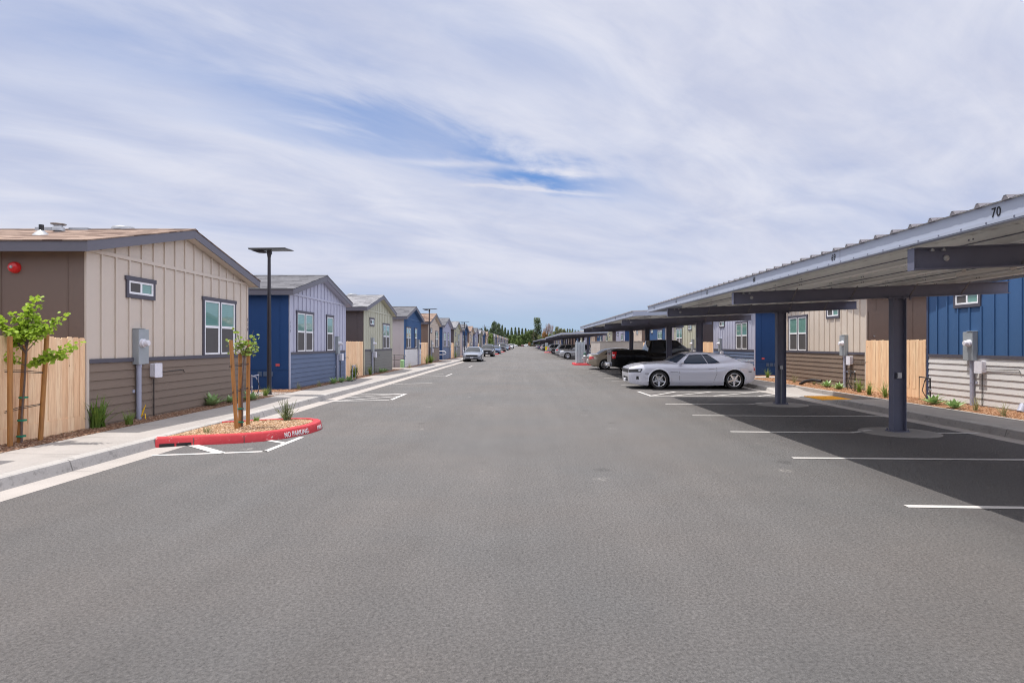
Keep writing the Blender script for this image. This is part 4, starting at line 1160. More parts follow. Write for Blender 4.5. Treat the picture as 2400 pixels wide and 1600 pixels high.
PROF = [(0, .925), (.12, .965), (.22, .985), (.28, .975), (.45, .992), (.68, 1.0), (.80, .985), (.92, .945), (1, .885)]
CT = {
    'coupe': dict(L=4.84, W=0.955, zb=[(0, .24), (.35, .17), (.9, .14), (4.2, .15), (4.5, .2), (4.84, .33)],
                  zs=[(0, .80), (.06, .84), (.3, .91), (.6, .95), (1.15, .965), (1.7, .95), (2.5, .935), (3.3, .955), (3.8, 1.0), (4.3, 1.03), (4.7, 1.0), (4.84, .96)],
                  zc=[(0, .825), (.08, .885), (.4, .975), (.8, 1.02), (1.0, 1.035), (1.55, 1.07), (2.5, 1.05), (4.2, 1.10), (4.72, 1.095), (4.84, 1.03)],
                  hw=[(0, .80), (.05, .86), (.2, .92), (.5, .975), (1.0, 1.0), (2.4, .965), (3.6, 1.0), (4.2, .995), (4.55, .94), (4.75, .87), (4.84, .80)],
                  sill=.13, wheels=(1.14, 4.0), R=.352, aR=.405, cab=(1.50, .34, 2.26, .10, 3.28, .06, 4.34, -.02), wb=.86, wr=.63, zr=(1.365, 1.41, 1.35), crown=.035,
                  side=[(0.0, 0), (.06, 1), (.475, 0), (.485, 1), (.68, 0), (1, 0)], nose=[(.1, .10), (.3, .02), (.6, 0.0), (.78, .02), (1.1, .10)], tail=[(.1, .12), (.5, .0), (.8, .02), (1.1, .12)], rimr=.252),
    'sedan': dict(L=4.9, W=0.93, zb=[(0, .25), (.3, .19), (.9, .17), (4.2, .19), (4.6, .25), (4.9, .36)],
                  zs=[(0, .66), (.15, .74), (.5, .82), (1.0, .87), (1.6, .92), (2.6, .95), (3.6, .99), (4.4, 1.0), (4.8, .99), (4.9, .95)],
                  zc=[(0, .72), (.15, .82), (.6, .92), (1.4, 1.0), (2.6, 1.02), (4.2, 1.09), (4.75, 1.09), (4.9, 1.02)],
                  hw=[(0, .68), (.06, .78), (.25, .90), (.6, .97), (1.2, 1.0), (3.6, 1.0), (4.4, .96), (4.75, .88), (4.9, .80)],
                  sill=.17, wheels=(.98, 3.80), R=.335, aR=.385, cab=(1.30, .30, 2.15, .10, 3.45, .08, 4.30, -.05), wb=.87, wr=.62, zr=(1.40, 1.44, 1.40), crown=.025,
                  side=[(0.0, 0), (.07, 1), (.40, 0), (.43, 1), (.77, 0), (.79, 1), (.87, 0), (1, 0)], nose=[(.15, .12), (.4, .02), (.6, 0), (.75, .08), (1.1, .12)], tail=[(.1, .14), (.5, .0), (.85, .03), (1.1, .10)], rimr=.24),
    'suv': dict(L=4.75, W=0.935, zb=[(0, .32), (.3, .26), (.9, .24), (4.0, .26), (4.4, .32), (4.75, .42)],
                zs=[(0, .82), (.15, .92), (.5, 1.0), (1.2, 1.04), (2.5, 1.07), (4.0, 1.09), (4.6, 1.08), (4.75, 1.02)],
                zc=[(0, .88), (.15, 1.0), (.5, 1.08), (1.2, 1.14), (2.5, 1.12), (4.4, 1.12), (4.75, 1.06)],
                hw=[(0, .76), (.06, .84), (.25, .93), (.6, .98), (1.2, 1.0), (4.0, 1.0), (4.5, .96), (4.68, .91), (4.75, .86)],
                sill=.24, wheels=(.92, 3.62), R=.36, aR=.415, cab=(1.12, .28, 1.95, .10, 4.20, .10, 4.66, .06), wb=.88, wr=.68, zr=(1.62, 1.68, 1.62), crown=.03,
                side=[(0.0, 0), (.07, 1), (.33, 0), (.36, 1), (.64, 0), (.67, 1), (.90, 0), (1, 0)], nose=[(.2, .10), (.5, 0), (.8, .02), (1.2, .12)], tail=[(.2, .10), (.6, .0), (1.0, .02), (1.2, .05)], rimr=.245),
    'pickup': dict(L=5.85, W=1.0, zb=[(0, .42), (.3, .38), (.9, .36), (4.2, .40), (5.2, .45), (5.85, .50)],
                   zs=[(0, 1.02), (.12, 1.12), (.5, 1.17), (1.4, 1.20), (2.5, 1.22), (3.85, 1.24), (3.95, 1.36), (5.8, 1.39), (5.85, 1.38)],
                   zc=[(0, 1.08), (.15, 1.18), (.6, 1.24), (1.3, 1.28), (2.5, 1.28), (3.85, 1.28), (3.95, 1.365), (5.85, 1.385)],
                   hw=[(0, .84), (.06, .90), (.25, .96), (.7, 1.0), (5.5, .99), (5.78, .975), (5.85, .95)],
                   sill=.40, wheels=(.95, 4.72), R=.41, aR=.475, cab=(1.32, .22, 2.12, .10, 3.70, .03, 3.86, .02), wb=.89, wr=.70, zr=(1.90, 1.95, 1.90), crown=.025,
                   side=[(0.0, 0), (.07, 1), (.52, 0), (.56, 1), (.93, 0), (1, 0)], nose=[(.2, .06), (.5, 0), (1.0, .02), (1.3, .06)], tail=[(.3, .03), (1.4, .0)], rimr=.27),
}
WHEELS = {}


def wheel_mesh(R_, rimr, spokes=5):
    key = (R_, rimr, spokes)
    if key in WHEELS: return WHEELS[key]
    w = 0.115
    t = MB(); t.lathe([(rimr, -w * .80), (rimr + .02, -w), (R_ - .03, -w), (R_ - .006, -w * .72), (R_, -w * .3), (R_, w * .3), (R_ - .006, w * .72), (R_ - .03, w), (rimr + .02, w), (rimr, w * .80)], (0, 0, 0), 'y', 36)
    to = t.build('wheel', M['tyre'], smooth=True)
    r = MB(); y0 = -w * .85                                            # outer face points to -y
    r.lathe([(rimr + .002, y0 - .004), (rimr - .012, y0 - .008), (rimr - .024, y0 + .004)], (0, 0, 0), 'y', 36)
    r.lathe([(rimr - .024, y0 + .004), (rimr - .028, y0 + .05), (rimr - .03, w * .8)], (0, 0, 0), 'y', 36, 1)
    r.lathe([(0, y0 + .012), (.05, y0 + .014), (.062, y0 + .03), (.062, y0 + .07)], (0, 0, 0), 'y', 16)
    for k in range(spokes):
        a = 2 * math.pi * k / spokes + math.pi / 2
        ca, sa = math.cos(a), math.sin(a)
        def P(rad, off, y): return (rad * ca - off * sa, y, rad * sa + off * ca)
        r.add([P(.04, -.036, y0 + .016), P(.04, .036, y0 + .016), P(rimr - .02, .030, y0 + .002), P(rimr - .02, -.030, y0 + .002),
               P(.04, -.05, y0 + .06), P(.04, .05, y0 + .06), P(rimr - .02, .038, y0 + .05), P(rimr - .02, -.038, y0 + .05)],
              [(0, 1, 2, 3), (0, 3, 7, 4), (1, 5, 6, 2), (3, 2, 6, 7)])
    ri = r.build('rim', [M['rim'], M['rim_dark']], to, smooth=True, angle=30)
    d = MB(); d.lathe([(0, y0 + .075), (rimr - .03, y0 + .075)], (0, 0, 0), 'y', 24); d.lathe([(0.155, y0 + .06), (0.155, y0 + .07), (0, y0 + .066)], (0, 0, 0), 'y', 24, 1); d.build('brake_disc', [M['rim_dark'], M['galv']], to)
    WHEELS[key] = to
    return to


FIRSTW = {}


def car(kind, pm, label, cat, group=None, name=None, glass=None, roofm=None, facing=None):
    T = CT[kind]; L, Wd = T['L'], T['W']
    root = thing(name or {'coupe': 'parked_car', 'sedan': 'parked_car', 'suv': 'parked_car', 'pickup': 'pickup_truck'}[kind], label, cat, group=group)
    zs = lambda s: sm(T['zs'], s); zc = lambda s: sm(T['zc'], s); hw = lambda s: Wd * sm(T['hw'], s, .05)

    def shear(s, z): return lin(T['nose'], z) * max(0, 1 - s / .7) - lin(T['tail'], z) * max(0, 1 - (L - s) / .7)

    def Wz(s, z):
        t = min(1, max(0, (z - T['sill']) / (zs(s) - T['sill'])))
        return hw(s) * sm(PROF, t, .06)

    def S(s, z, sg, off=0.0): return (L / 2 - (s + shear(s, z)), sg * (Wz(s, z) + off), z)

    def zbot(s):
        z = sm(T['zb'], s)
        for w in T['wheels']:
            d = abs(s - w)
            if d <= T['aR']: z = max(z, T['R'] + math.sqrt(max(0, T['aR'] ** 2 - d * d)))
        return z
    st = [L * i / 64 for i in range(65)]
    for w in T['wheels']:
        st += [w - T['aR'] - .002, w - T['aR'] + .002, w + T['aR'] - .002, w + T['aR'] + .002] + [w + T['aR'] * math.cos(math.pi * k / 14) for k in range(1, 14)]
    st = sorted(set(st)); nz, nw = 14, 7
    rows = []
    for s in st:
        zb, z1 = zbot(s), zs(s)
        side = []
        for k in range(nz + 1):
            z = max(zb, T['sill'] + (z1 - T['sill']) * k / nz)
            side.append((s, z))
        left = [S(s_, z, 1) for s_, z in side]; right = [S(s_, z, -1) for s_, z in side]
        w1 = Wz(s, z1); top = []
        for q in range(1, 2 * nw):
            f = 1 - q / nw
            z = z1 + (zc(s) - z1) * (1 - abs(f) ** 2.2)
            top.append((L / 2 - (s + shear(s, z)), w1 * f, z))
        rows.append(left + top + right[::-1])
    b = MB(); b.grid(rows)
    nn = len(rows[0])
    for e in (rows[0], rows[-1]):
        h = nn // 2
        for k in range(h - 0):
            a, c, d, f = e[k], e[k + 1], e[nn - 2 - k], e[nn - 1 - k]
            if k + 1 == nn - 2 - k: b.add([a, c, f], [(0, 1, 2)])
            elif k + 1 < nn - 2 - k: b.add([a, c, d, f], [(0, 1, 2, 3)])
    # cabin
    s0, c0, s1, c1, s2, c2, s3, c3 = T['cab']
    wb, wr = Wd * T['wb'], Wd * T['wr']
    crown = T['crown']

    def zbase(s, w):
        f = min(1, abs(w) / max(.01, Wz(s, zs(s))))
        return zs(s) + (zc(s) - zs(s)) * (1 - f ** 2.2) - .012

    def zroof(u): return sm([(0, T['zr'][0]), (.45, T['zr'][1]), (1, T['zr'][2])], u, .2)
    TT = [0, .07, .2, .45, .68, .83, 1.0] if kind == 'coupe' else [0, .04, .2, .45, .7, .90, 1.0]
    WW = [-1, -.93, -.6, -.2, .2, .6, .93, 1]
    gl = {('windshield',): MB(), ('rear_window',): MB()}

    def strip3(base, topp, bul, cls, glassmb):
        """base/topp: lists of points, cls[i]: glass between i and i+1"""
        rws = []
        for t in TT:
            rws.append([tuple(base[i][k] + (topp[i][k] - base[i][k]) * t + bul[i][k] * math.sin(math.pi * t) for k in range(3)) for i in range(len(base))])
        for r in range(len(TT) - 1):
            for i in range(len(base) - 1):
                q = [rws[r][i], rws[r][i + 1], rws[r + 1][i + 1], rws[r + 1][i]]
                ((glassmb if isinstance(glassmb, MB) else glassmb[i]) if (cls[i] and 0 < r < len(TT) - 2) else b).add(q, [(0, 1, 2, 3)])

    X = lambda s: L / 2 - s
    fb = [(X(s0 + c0 * w * w), w * wb, zbase(s0 + c0 * w * w, w * wb)) for w in WW]
    ft = [(X(s1 + c1 * w * w), w * wr, zroof(0) + crown * (1 - w * w)) for w in WW]
    bsl = [(.04 * (1 - w * w), w * .035, 0.02 * (1 - w * w) + .012) for w in WW]
    RB = .06 if kind in ('coupe', 'sedan') else .01
    strip3(fb, ft, bsl, [0, 1, 1, 1, 1, 1, 0], gl[('windshield',)])
    rb = [(X(s3 + c3 * w * w), w * wb, zbase(s3 + c3 * w * w, w * wb)) for w in WW]
    rt = [(X(s2 - c2 * w * w), w * wr, zroof(1) + crown * (1 - w * w)) for w in WW]
    strip3(rb, rt, [(-.03 * (1 - w * w), w * .035, .02 * (1 - w * w) + RB) for w in WW], [0, 1, 1, 1, 1, 1, 0], gl[('rear_window',)])
    us, cls = [], []
    for (a, g_), (a2, _) in zip(T['side'], T['side'][1:]):
        n = max(1, int((a2 - a) / .09 + .5))
        for k in range(n): us.append(a + (a2 - a) * k / n); cls.append(g_)
    us.append(1.0)
    for sg in (-1, 1):
        bs, tp, bu = [], [], []
        for u in us:
            s = s0 + c0 + (s3 + c3 - s0 - c0) * u
            bs.append((X(s), sg * wb, zbase(s, wb)))
            s = s1 + c1 + (s2 - c2 - s1 - c1) * u
            tp.append((X(s), sg * wr, zroof(u))); bu.append((0, sg * .035, RB * u ** 5 + .012 * (1 - u) ** 5))
        run, ms = 0, []
        for q, g_ in enumerate(cls):
            if g_ and (q == 0 or not cls[q - 1]): run += 1; gl[('side_window', sg, run)] = MB()
            ms.append(gl.get(('side_window', sg, run)))
        strip3(bs, tp, bu, cls, ms)
    rr = []
    for u in us:
        rr.append([(X(s1 + c1 * w * w + (s2 - c2 * w * w - s1 - c1 * w * w) * u), w * wr, zroof(u) + crown * (1 - w * w)) for w in WW])
    b.grid(rr)
    body = b.build('body', pm, root, smooth=True, angle=33)
    for k, v in gl.items():
        v.build(k[0], glass or M['car_glass'], root, smooth=True)
    # floor, wheel wells
    u = MB(); u.box(-L / 2 + .35, L / 2 - .35, -Wd * .80, Wd * .80, T['sill'] + .03, T['sill'] + .18)
    for w in T['wheels']:
        for sg in (-1, 1): u.lathe([(T['aR'] + .004, sg * Wd * .45), (T['aR'] + .004, sg * (Wz(w + T['aR'], T['R']) - .012))], (X(w), 0, T['R']), 'y', 30)
        u.box(X(w) - .42, X(w) + .42, -Wd * .62, Wd * .62, T['R'] - .1, T['R'] + .42)
    u.build('underbody', M['car_black'], root)

    def patch(name, quads, mat, n=6, parent=None):
        mb = MB()
        for (a, c, d, e, sg, off) in quads:
            rws = []
            for i in range(n + 1):
                t = i / n; r_ = []
                for j in range(4):
                    v = j / 3
                    s = (a[0] * (1 - t) + c[0] * t) * (1 - v) + (e[0] * (1 - t) + d[0] * t) * v
                    z = (a[1] * (1 - t) + c[1] * t) * (1 - v) + (e[1] * (1 - t) + d[1] * t) * v
                    r_.append(S(s, z, sg, off))
                rws.append(r_)
            mb.grid(rws)
        return mb.build(name, mat, parent or root, smooth=True)

    def endbox(name, w0, w1, z0, z1, mat, front=True, depth=.03, out=.012, bev=.006, parent=None):
        mb = MB(); s = 0 if front else L
        zz = (z0 + z1) / 2; xx = X(s + shear(s, zz)); dr = 1 if front else -1
        mb.box(min(xx + dr * out, xx - dr * depth), max(xx + dr * out, xx - dr * depth), w0, w1, z0, z1)
        return mb.build(name, mat, parent or root, bevel=bev)
    for sg in (-1, 1):
        if kind == 'coupe':
            patch('headlight', [((.0, .645), (.44, .655), (.50, .785), (.0, .765), sg, .007)], M['car_black'])
            patch('headlight_lens', [((.34, .685), (.41, .688), (.445, .765), (.345, .755), sg, .012)], M['lens_clear'])
            patch('side_marker', [((.60, .588), (.74, .588), (.74, .612), (.60, .612), sg, .004), ((4.55, .655), (4.69, .655), (4.69, .685), (4.55, .685), sg, .004)], M['car_black'])
            patch('taillight', [((4.79, .70), (4.84, .70), (4.84, .84), (4.80, .84), sg, .004)], M['lens_red'])
            patch('fender_vent', [((1.56, .645), (1.86, .645), (1.86, .658), (1.56, .658), sg, .003)], M['car_black'])
            patch('door_seam', [((1.905, .24), (1.915, .24), (1.915, .90), (1.905, .90), sg, .002), ((3.20, .28), (3.21, .28), (3.33, .60), (3.32, .60), sg, .002), ((3.32, .60), (3.33, .60), (3.31, .92), (3.30, .92), sg, .002)], M['rim_dark'])
            patch('fog_lamp', [((.26, .38), (.37, .38), (.35, .50), (.27, .50), sg, .005)], M['car_black'])
            mb = MB(); mb.box(X(3.02), X(3.21), sg * (Wz(3.1, .79)) - .012, sg * (Wz(3.1, .79)) + .022 * 1, .775, .80) if sg > 0 else mb.box(X(3.21), X(3.02), -Wz(3.1, .79) - .022, -Wz(3.1, .79) + .012, .775, .80)
            mb.build('door_handle', pm, root, bevel=.006)
            patch('sill_crease', [((1.55, .315), (3.45, .335), (3.45, .35), (1.55, .325), sg, .007)], pm, 12)
            rows_ = []                                                  # flared arch lips
            for w in T['wheels']:
                mb = MB()
                ring = [[(X(w) + (T['aR'] + dr) * math.cos(a), sg * (Wz(w, .6) + of), T['R'] + (T['aR'] + dr) * math.sin(a)) for dr, of in ((-.012, -.02), (0, .004), (.02, .006), (.05, -.015))] for a in [math.radians(-8 + 196 * k / 24) for k in range(25)]]
                mb.grid(ring); mb.build('arch_lip', pm, root, smooth=True)
        elif kind == 'sedan':
            patch('headlight', [((.03, .60), (.55, .66), (.50, .735), (.03, .67), sg, .005)], M['lens_clear'])
            patch('taillight', [((4.52, .72), (4.88, .70), (4.88, .86), (4.60, .90), sg, .006)], M['lens_red'])
        elif kind == 'suv':
            patch('headlight', [((.03, .76), (.50, .82), (.46, .93), (.03, .86), sg, .005)], M['lens_clear'])
            patch('taillight', [((4.44, .86), (4.73, .86), (4.72, 1.03), (4.50, 1.05), sg, .008)], M['lens_red'])
        else:
            patch('headlight', [((.03, .86), (.34, .88), (.34, 1.08), (.03, 1.04), sg, .006)], M['lens_clear'])
            patch('taillight', [((5.66, .93), (5.84, .93), (5.84, 1.30), (5.58, 1.30), sg, .010)], M['lens_red'])
            patch('reverse_lamp', [((5.70, 1.08), (5.83, 1.08), (5.83, 1.15), (5.70, 1.15), sg, .014)], M['plastic_white'])
        if kind != 'coupe':
            h = (zs(2.4)) - .09
            hs = [2.55] + ([3.55] if kind in ('sedan', 'suv') else [3.4])
            for q in hs:
                mb = MB(); ww = Wz(q, h); mb.box(X(q + .2), X(q), min(sg * (ww - .01), sg * (ww + .025)), max(sg * (ww - .01), sg * (ww + .025)), h - .014, h + .014); mb.build('door_handle', pm if kind != 'pickup' else M['car_black'], root, bevel=.005)
            e = {'sedan': (1.55, 2.62, 3.62), 'suv': (1.45, 2.45, 3.42), 'pickup': (1.62, 2.75, 3.80)}[kind]
            patch('door_seam', [((q, T['sill'] + .1), (q + .01, T['sill'] + .1), (q + .01, zs(q) - .02), (q, zs(q) - .02), sg, .002) for q in e], M['rim_dark'])
        mb = MB(); sm_ = s0 + c0 + .16; mz = zs(sm_) + .075
        mb.ball((X(sm_), sg * (wb + .135), mz), .075, .105, .058, 10); mb.tube([(X(sm_ - .01), sg * (wb - .01), mz - .045), (X(sm_), sg * (wb + .07), mz - .02)], .022, 6)
        mb.build('mirror', pm if kind != 'pickup' else M['car_black'], root, smooth=True)
    if kind == 'coupe':
        endbox('grille', -.66, .66, .63, .765, M['car_black'], out=.02); endbox('lower_grille', -.48, .48, .30, .47, M['car_black'], out=.006)
        endbox('front_plate', -.15, .15, .27, .385, M['plate'], out=.06)
        mb = MB(); mb.prism([(X(4.48), -.72, 1.04), (X(4.80), -.72, 1.04), (X(4.83), -.72, 1.125), (X(4.70), -.72, 1.115)], (0, 1.44, 0)); mb.build('spoiler', pm, root, smooth=True)
    elif kind == 'sedan':
        endbox('grille', -.56, .56, .52, .66, M['car_black']); endbox('grille_bar', -.70, .70, .665, .695, M['lens_red' if False else 'chrome'], out=.016)
        endbox('bumper_intake', -.62, .62, .26, .36, M['car_black']); endbox('front_plate', -.15, .15, .36, .46, M['plate'], out=.03)
        endbox('rear_plate', -.15, .15, .60, .71, M['plate'], False, out=.02); endbox('rear_bumper_trim', -.6, .6, .36, .44, M['car_black'], False)
    elif kind == 'suv':
        endbox('grille', -.5, .5, .62, .86, M['car_black']); endbox('bumper_intake', -.6, .6, .36, .50, M['car_black']); endbox('front_plate', -.15, .15, .50, .60, M['plate'], out=.03)
        endbox('rear_plate', -.15, .15, .80, .91, M['plate'], False, out=.02); endbox('rear_bumper_trim', -.62, .62, .46, .58, M['car_black'], False)
    else:
        endbox('grille', -.62, .62, .72, 1.04, M['car_black']); endbox('front_bumper', -.86, .86, .48, .64, M['chrome'], out=.09); endbox('front_plate', -.15, .15, .52, .63, M['plate'], out=.12)
        bp = endbox('rear_bumper', -.92, .92, .50, .68, M['chrome'], False, depth=.05, out=.16, bev=.03); endbox('rear_plate', -.15, .15, .53, .64, M['plate'], False, out=.175)
        endbox('tailgate', -.80, .80, .72, 1.35, pm, False, out=.016, bev=.012); endbox('tailgate_handle', -.12, .12, 1.14, 1.22, M['car_black'], False, out=.026)
        mb = MB(); mb.box(X(5.76), X(4.0), -.86, .86, 1.372, 1.405); mb.build('bed_cover', M['car_black'], root, bevel=.01)
    wm = wheel_mesh(T['R'], T['rimr'], 5 if kind == 'coupe' else 7)
    for w in T['wheels']:
        for sg in (-1, 1):
            if wm.name not in FIRSTW: FIRSTW[wm.name] = 1; o = wm; o.parent = root
            else: o = copy_tree(wm, root)
            o.location = (X(w), sg * (Wz(w + T['aR'], T['R']) - .115), T['R']); o.rotation_euler = (0, .35 * sg + .3, 0 if sg < 0 else math.pi)
    return root


def put(o, x, y, rz): o.location = (x, y, 0.0); o.rotation_euler = (0, 0, math.radians(rz)); return o


P_SIL = paint('silver_white', (0.53, 0.54, 0.61), 0.1, 0.26)
P_BLK = paint('black', (0.004, 0.004, 0.005), 0.0, 0.22, 0.25, 0.3)
P_GOLD = paint('champagne', (0.40, 0.34, 0.26), 0.5, 0.3)
P_GREY = paint('steel_grey', (0.24, 0.265, 0.32), 0.5, 0.26)
P_DARK = paint('charcoal', (0.025, 0.022, 0.028), 0.3, 0.22)
P_SILV = paint('silver', (0.45, 0.46, 0.48), 0.55, 0.28)
P_WHITE = paint('white', (0.78, 0.78, 0.79), 0.0, 0.25)
P_BLUE = paint('blue', (0.05, 0.10, 0.22), 0.3, 0.25)
P_MAROON = paint('maroon', (0.13, 0.01, 0.015), 0.2, 0.25)

# nose towards the street = local +x turned to -X (180 deg)
c = car('coupe', P_SIL, 'silver white two-door coupe parked beside the hatched aisle, nose to the street', 'car', None, glass=glass_mat('tinted_glass', (0.02, 0.032, 0.055)))
put(c, 4.0 + 4.84 / 2, 24.06, 180)
put(car('pickup', P_BLK, 'black crew cab pickup backed out past the silver coupe', 'pickup truck'), 4.78 + 5.85 / 2, 34.15, 0)
put(car('sedan', P_GOLD, 'champagne sedan parked behind the black pickup, tail to the street', 'car'), 4.36 + 2.45, 41.9, 0)
S_ = 'cars in the covered stalls'
sv = car('suv', P_SILV, 'silver off-road car facing the street past the metal cabinet', 'car', S_)
put(sv, 4.1 + 2.37, 70.9, 180)
put(car('sedan', P_GREY, 'grey sedan facing camera, parked nearest along the house-side kerb', 'car', 'cars parked along the kerb'), -5.02, 58.5 + 2.45, -90)


def cp(src, x, y, rz, label, group, name=None):
    o = copy_tree(src); put(o, x, y, rz); tag(o, label, None, group); return o


put(car('suv', P_DARK, 'charcoal crossover parked behind the grey sedan', 'car', 'cars parked along the kerb'), -5.0, 82 + 2.37, -90)
dsuv = [o for o in scene.objects if o.get('label') == 'charcoal crossover parked behind the grey sedan'][0]
cp(sv, 4.2 + 2.37, 81.3, 0, 'silver off-road car with its tail to the street, next to the one facing out', S_)
cp(sv, 4.2 + 2.37, 110.5, 0, 'silver off-road car with its tail to the street just before the yellow sign', S_)
cp(dsuv, 5.1 + 2.37, 95.0, 180, 'charcoal crossover under the third carport', S_)
sed_d = car('sedan', P_BLUE, 'dark blue sedan behind the first far red island', 'car', 'cars parked along the kerb'); put(sed_d, -5.0, 105.5 + 2.45, -90)
pk = car('pickup', P_DARK, 'dark pickup facing camera beyond the dark blue sedan', 'pickup truck', 'cars parked along the kerb'); put(pk, -5.0, 132.5 + 2.92, -90)
wsuv = car('suv', P_WHITE, 'white off-road car far along the kerb, past the maroon sedan', 'car', 'cars parked along the kerb'); put(wsuv, -4.75, 212, -90)
bs2 = car('sedan', paint('sky_blue', (0.16, 0.24, 0.36), 0.4, 0.25), 'light blue sedan beyond the dark pickup', 'car', 'cars parked along the kerb'); put(bs2, -5.0, 163, -90)
ms = car('sedan', P_MAROON, 'maroon sedan beyond the light blue sedan', 'car', 'cars parked along the kerb'); put(ms, -4.9, 182, -90)
cp(dsuv, -4.9, 245, -90, 'farthest charcoal car along the house-side kerb', 'cars parked along the kerb')
cp(wsuv, 4.3 + 2.37, 158, 0, 'white off-road car under the farthest carport', S_)
cp(dsuv, 4.5 + 2.37, 150.5, 180, 'charcoal crossover at the near end of the farthest carport', S_)
cp(sed_d, 4.4 + 2.45, 196, 0, 'dark blue sedan under the farthest carport', S_)
cp(ms, 4.6 + 2.45, 176, 0, 'maroon sedan under the farthest carport', S_)
cp(wsuv, 4.6 + 2.37, 232, 180, 'last white car deep under the farthest carport', S_)
E_ = 'cars across the end of the street'
for i, (x, y, rz, src, lb) in enumerate([(-6.6, 404, 0, wsuv, 'white off-road car side-on across the end of the street'), (-1.0, 402, 90, cp(ms, 0, -900, 0, 'x', E_), ''), (1.4, 406, 180, wsuv, 'white off-road car beside the rust-coloured shrub'),
                                          (-12.4, 407, 0, bs2, 'light blue sedan side-on at the street end'), (9.5, 406, 0, dsuv, 'charcoal car at the street end, right of the rust-coloured shrub'), (16, 408, 0, wsuv, 'white car behind the end of the farthest carport')]):
    if not lb:
        put(src, x, y, 90); tag(src, 'maroon sedan facing away at the street end', None, E_); continue
    cp(src, x, y, rz, lb.replace('right of', 'past'), E_)

# ------------------------------------------------------------------ plants
def blade(mb, p, az, lean, length, width, curl=0.6, seg=4, fold=0.0):
    d = Vector((math.cos(az), math.sin(az), 0)); sd = Vector((-d.y, d.x, 0)); q = Vector(p); ang = lean
    rows = []
    for i in range(seg + 1):
        t = i / seg
        w = width * (0.75 + 0.5 * t if t < 0.4 else max(0.04, 1.0 - (t - 0.4) / 0.6))
        c = q + Vector((0, 0, -fold * w))
        rows.append([q - sd * w / 2, c, q + sd * w / 2])
        v = d * math.sin(ang) + Vector((0, 0, math.cos(ang)))
        q = q + v * (length / seg); ang += curl / seg
    mb.grid(rows)


def plant(kind, p, r, label, group=None):
    p = Vector(p); nm, cat, mat = {'agave': ('agave', 'succulent', 'leaf_agave'), 'flax': ('flax_plant', 'plant', 'leaf_flax'), 'grass': ('grass_clump', 'plant', 'leaf_grass'), 'dry': ('grass_clump', 'plant', 'leaf_dry'), 'shrub': ('shrub', 'shrub', 'leaf_grey')}[kind]
    mb = MB(p)
    if kind == 'agave':
        for ring, (n, lean, ln) in enumerate(((8, 1.15, 1.0), (6, 0.85, .95), (4, .5, .75))):
            for k in range(n):
                a = 2 * math.pi * k / n + ring * .5 + U(-.15, .15)
                blade(mb, p + Vector((0, 0, .02 + ring * .02)), a, lean + U(-.15, .15), r * ln * U(.8, 1.15), r * .36, .25, 5, .22)
    elif kind == 'flax':
        for k in range(70):
            blade(mb, p + Vector((U(-.09, .09), U(-.09, .09), 0)), U(0, 6.28), abs(RND.gauss(.25, .28)), r * U(.55, 1.1), .034, U(.2, .9), 5, .3)
    elif kind in ('grass', 'dry'):
        for k in range(60 if kind == 'grass' else 34):
            blade(mb, p + Vector((U(-.05, .05), U(-.05, .05), 0)), U(0, 6.28), abs(RND.gauss(.3, .3)), r * U(.5, 1.1), .014 if kind == 'grass' else .010, U(.2, 1.1), 4, .2)
    else:
        for k in range(46):
            a = U(0, 6.28); ln = abs(RND.gauss(.35, .3)); L_ = r * U(.5, 1.05)
            d = Vector((math.cos(a) * math.sin(ln), math.sin(a) * math.sin(ln), math.cos(ln)))
            q0 = p + Vector((U(-.06, .06), U(-.06, .06), 0)); q1 = q0 + d * L_
            mb.tube([q0, q1], [.005, .003], 4)
            for j in range(12):
                t = .1 + .9 * j / 12
                blade(mb, q0 + d * L_ * t, U(0, 6.28), U(.3, 1.1), .06 * (1.25 - t), .014, .3, 2)
    o = mb.build(nm, M[mat], None, recalc=False, loc=p)
    return tag(o, label, cat, group)


GP = 'plants in the bark beds'
gl = lambda px, py: gp(px, py, 0.165)
plant('flax', gl(228, 1002), .62, 'big dark strappy flax plant at the corner of the cedar fence', GP)
plant('grass', gl(303, 995), .32, 'small grass clump by the foot of the nearest meter conduit', GP)
plant('agave', gl(497, 950), .40, 'large green rosette plant below the big window of the tan house', GP)
plant('agave', gl(540, 944), .26, 'small green rosette next to the large one below the tan house window', GP)
plant('agave', gl(588, 938), .34, 'green rosette plant at the far corner of the nearest tan house', GP)
plant('grass', gl(622, 928), .34, 'thin grass clump beside the hose tap and navy wall', GP)
plant('dry', gl(700, 912), .30, 'dry wispy grass at the near corner of the pale blue house', GP)
plant('dry', gl(748, 905), .28, 'dry wispy grass below the slate blue siding', GP)
for i, (px, py) in enumerate(((782, 899), (800, 896), (818, 893))):
    plant('agave', gl(px, py), .30, ['rosette plant below the meter of the pale blue house', 'rosette plant left of the dark flax by the second cedar fence', 'rosette plant next to the pipe stand and second cedar fence'][i].replace('left of', 'just before'), GP)
plant('flax', gl(830, 884), .72, 'dark flax with flower stalks in front of the second cedar fence', GP)
plant('grass', gl(868, 878), .62, 'bright grass clump at the near corner of the pale green house', GP)
plant('agave', gl(893, 873), .32, 'rosette plant below the pale green house, next to bright grass', GP)
plant('agave', gl(903, 871), .28, 'farther rosette plant below the pale green house', GP)
plant('dry', gl(960, 862), .5, 'low tuft beside the pale green utility pillar', GP)
plant('grass', gl(1000, 852), .9, 'grass clump by the second lamp post', GP)
plant('flax', gl(1010, 850), .8, 'dark flax beside the second lamp post', GP)
plant('grass', gl(1068, 838), 1.1, 'grass clump behind the grey sedan', GP)
gi = lambda px, py: gp(px, py, 0.13)
plant('shrub', gi(672, 986), .46, 'wispy grey-green shrub on the red kerbed island tip', GP)
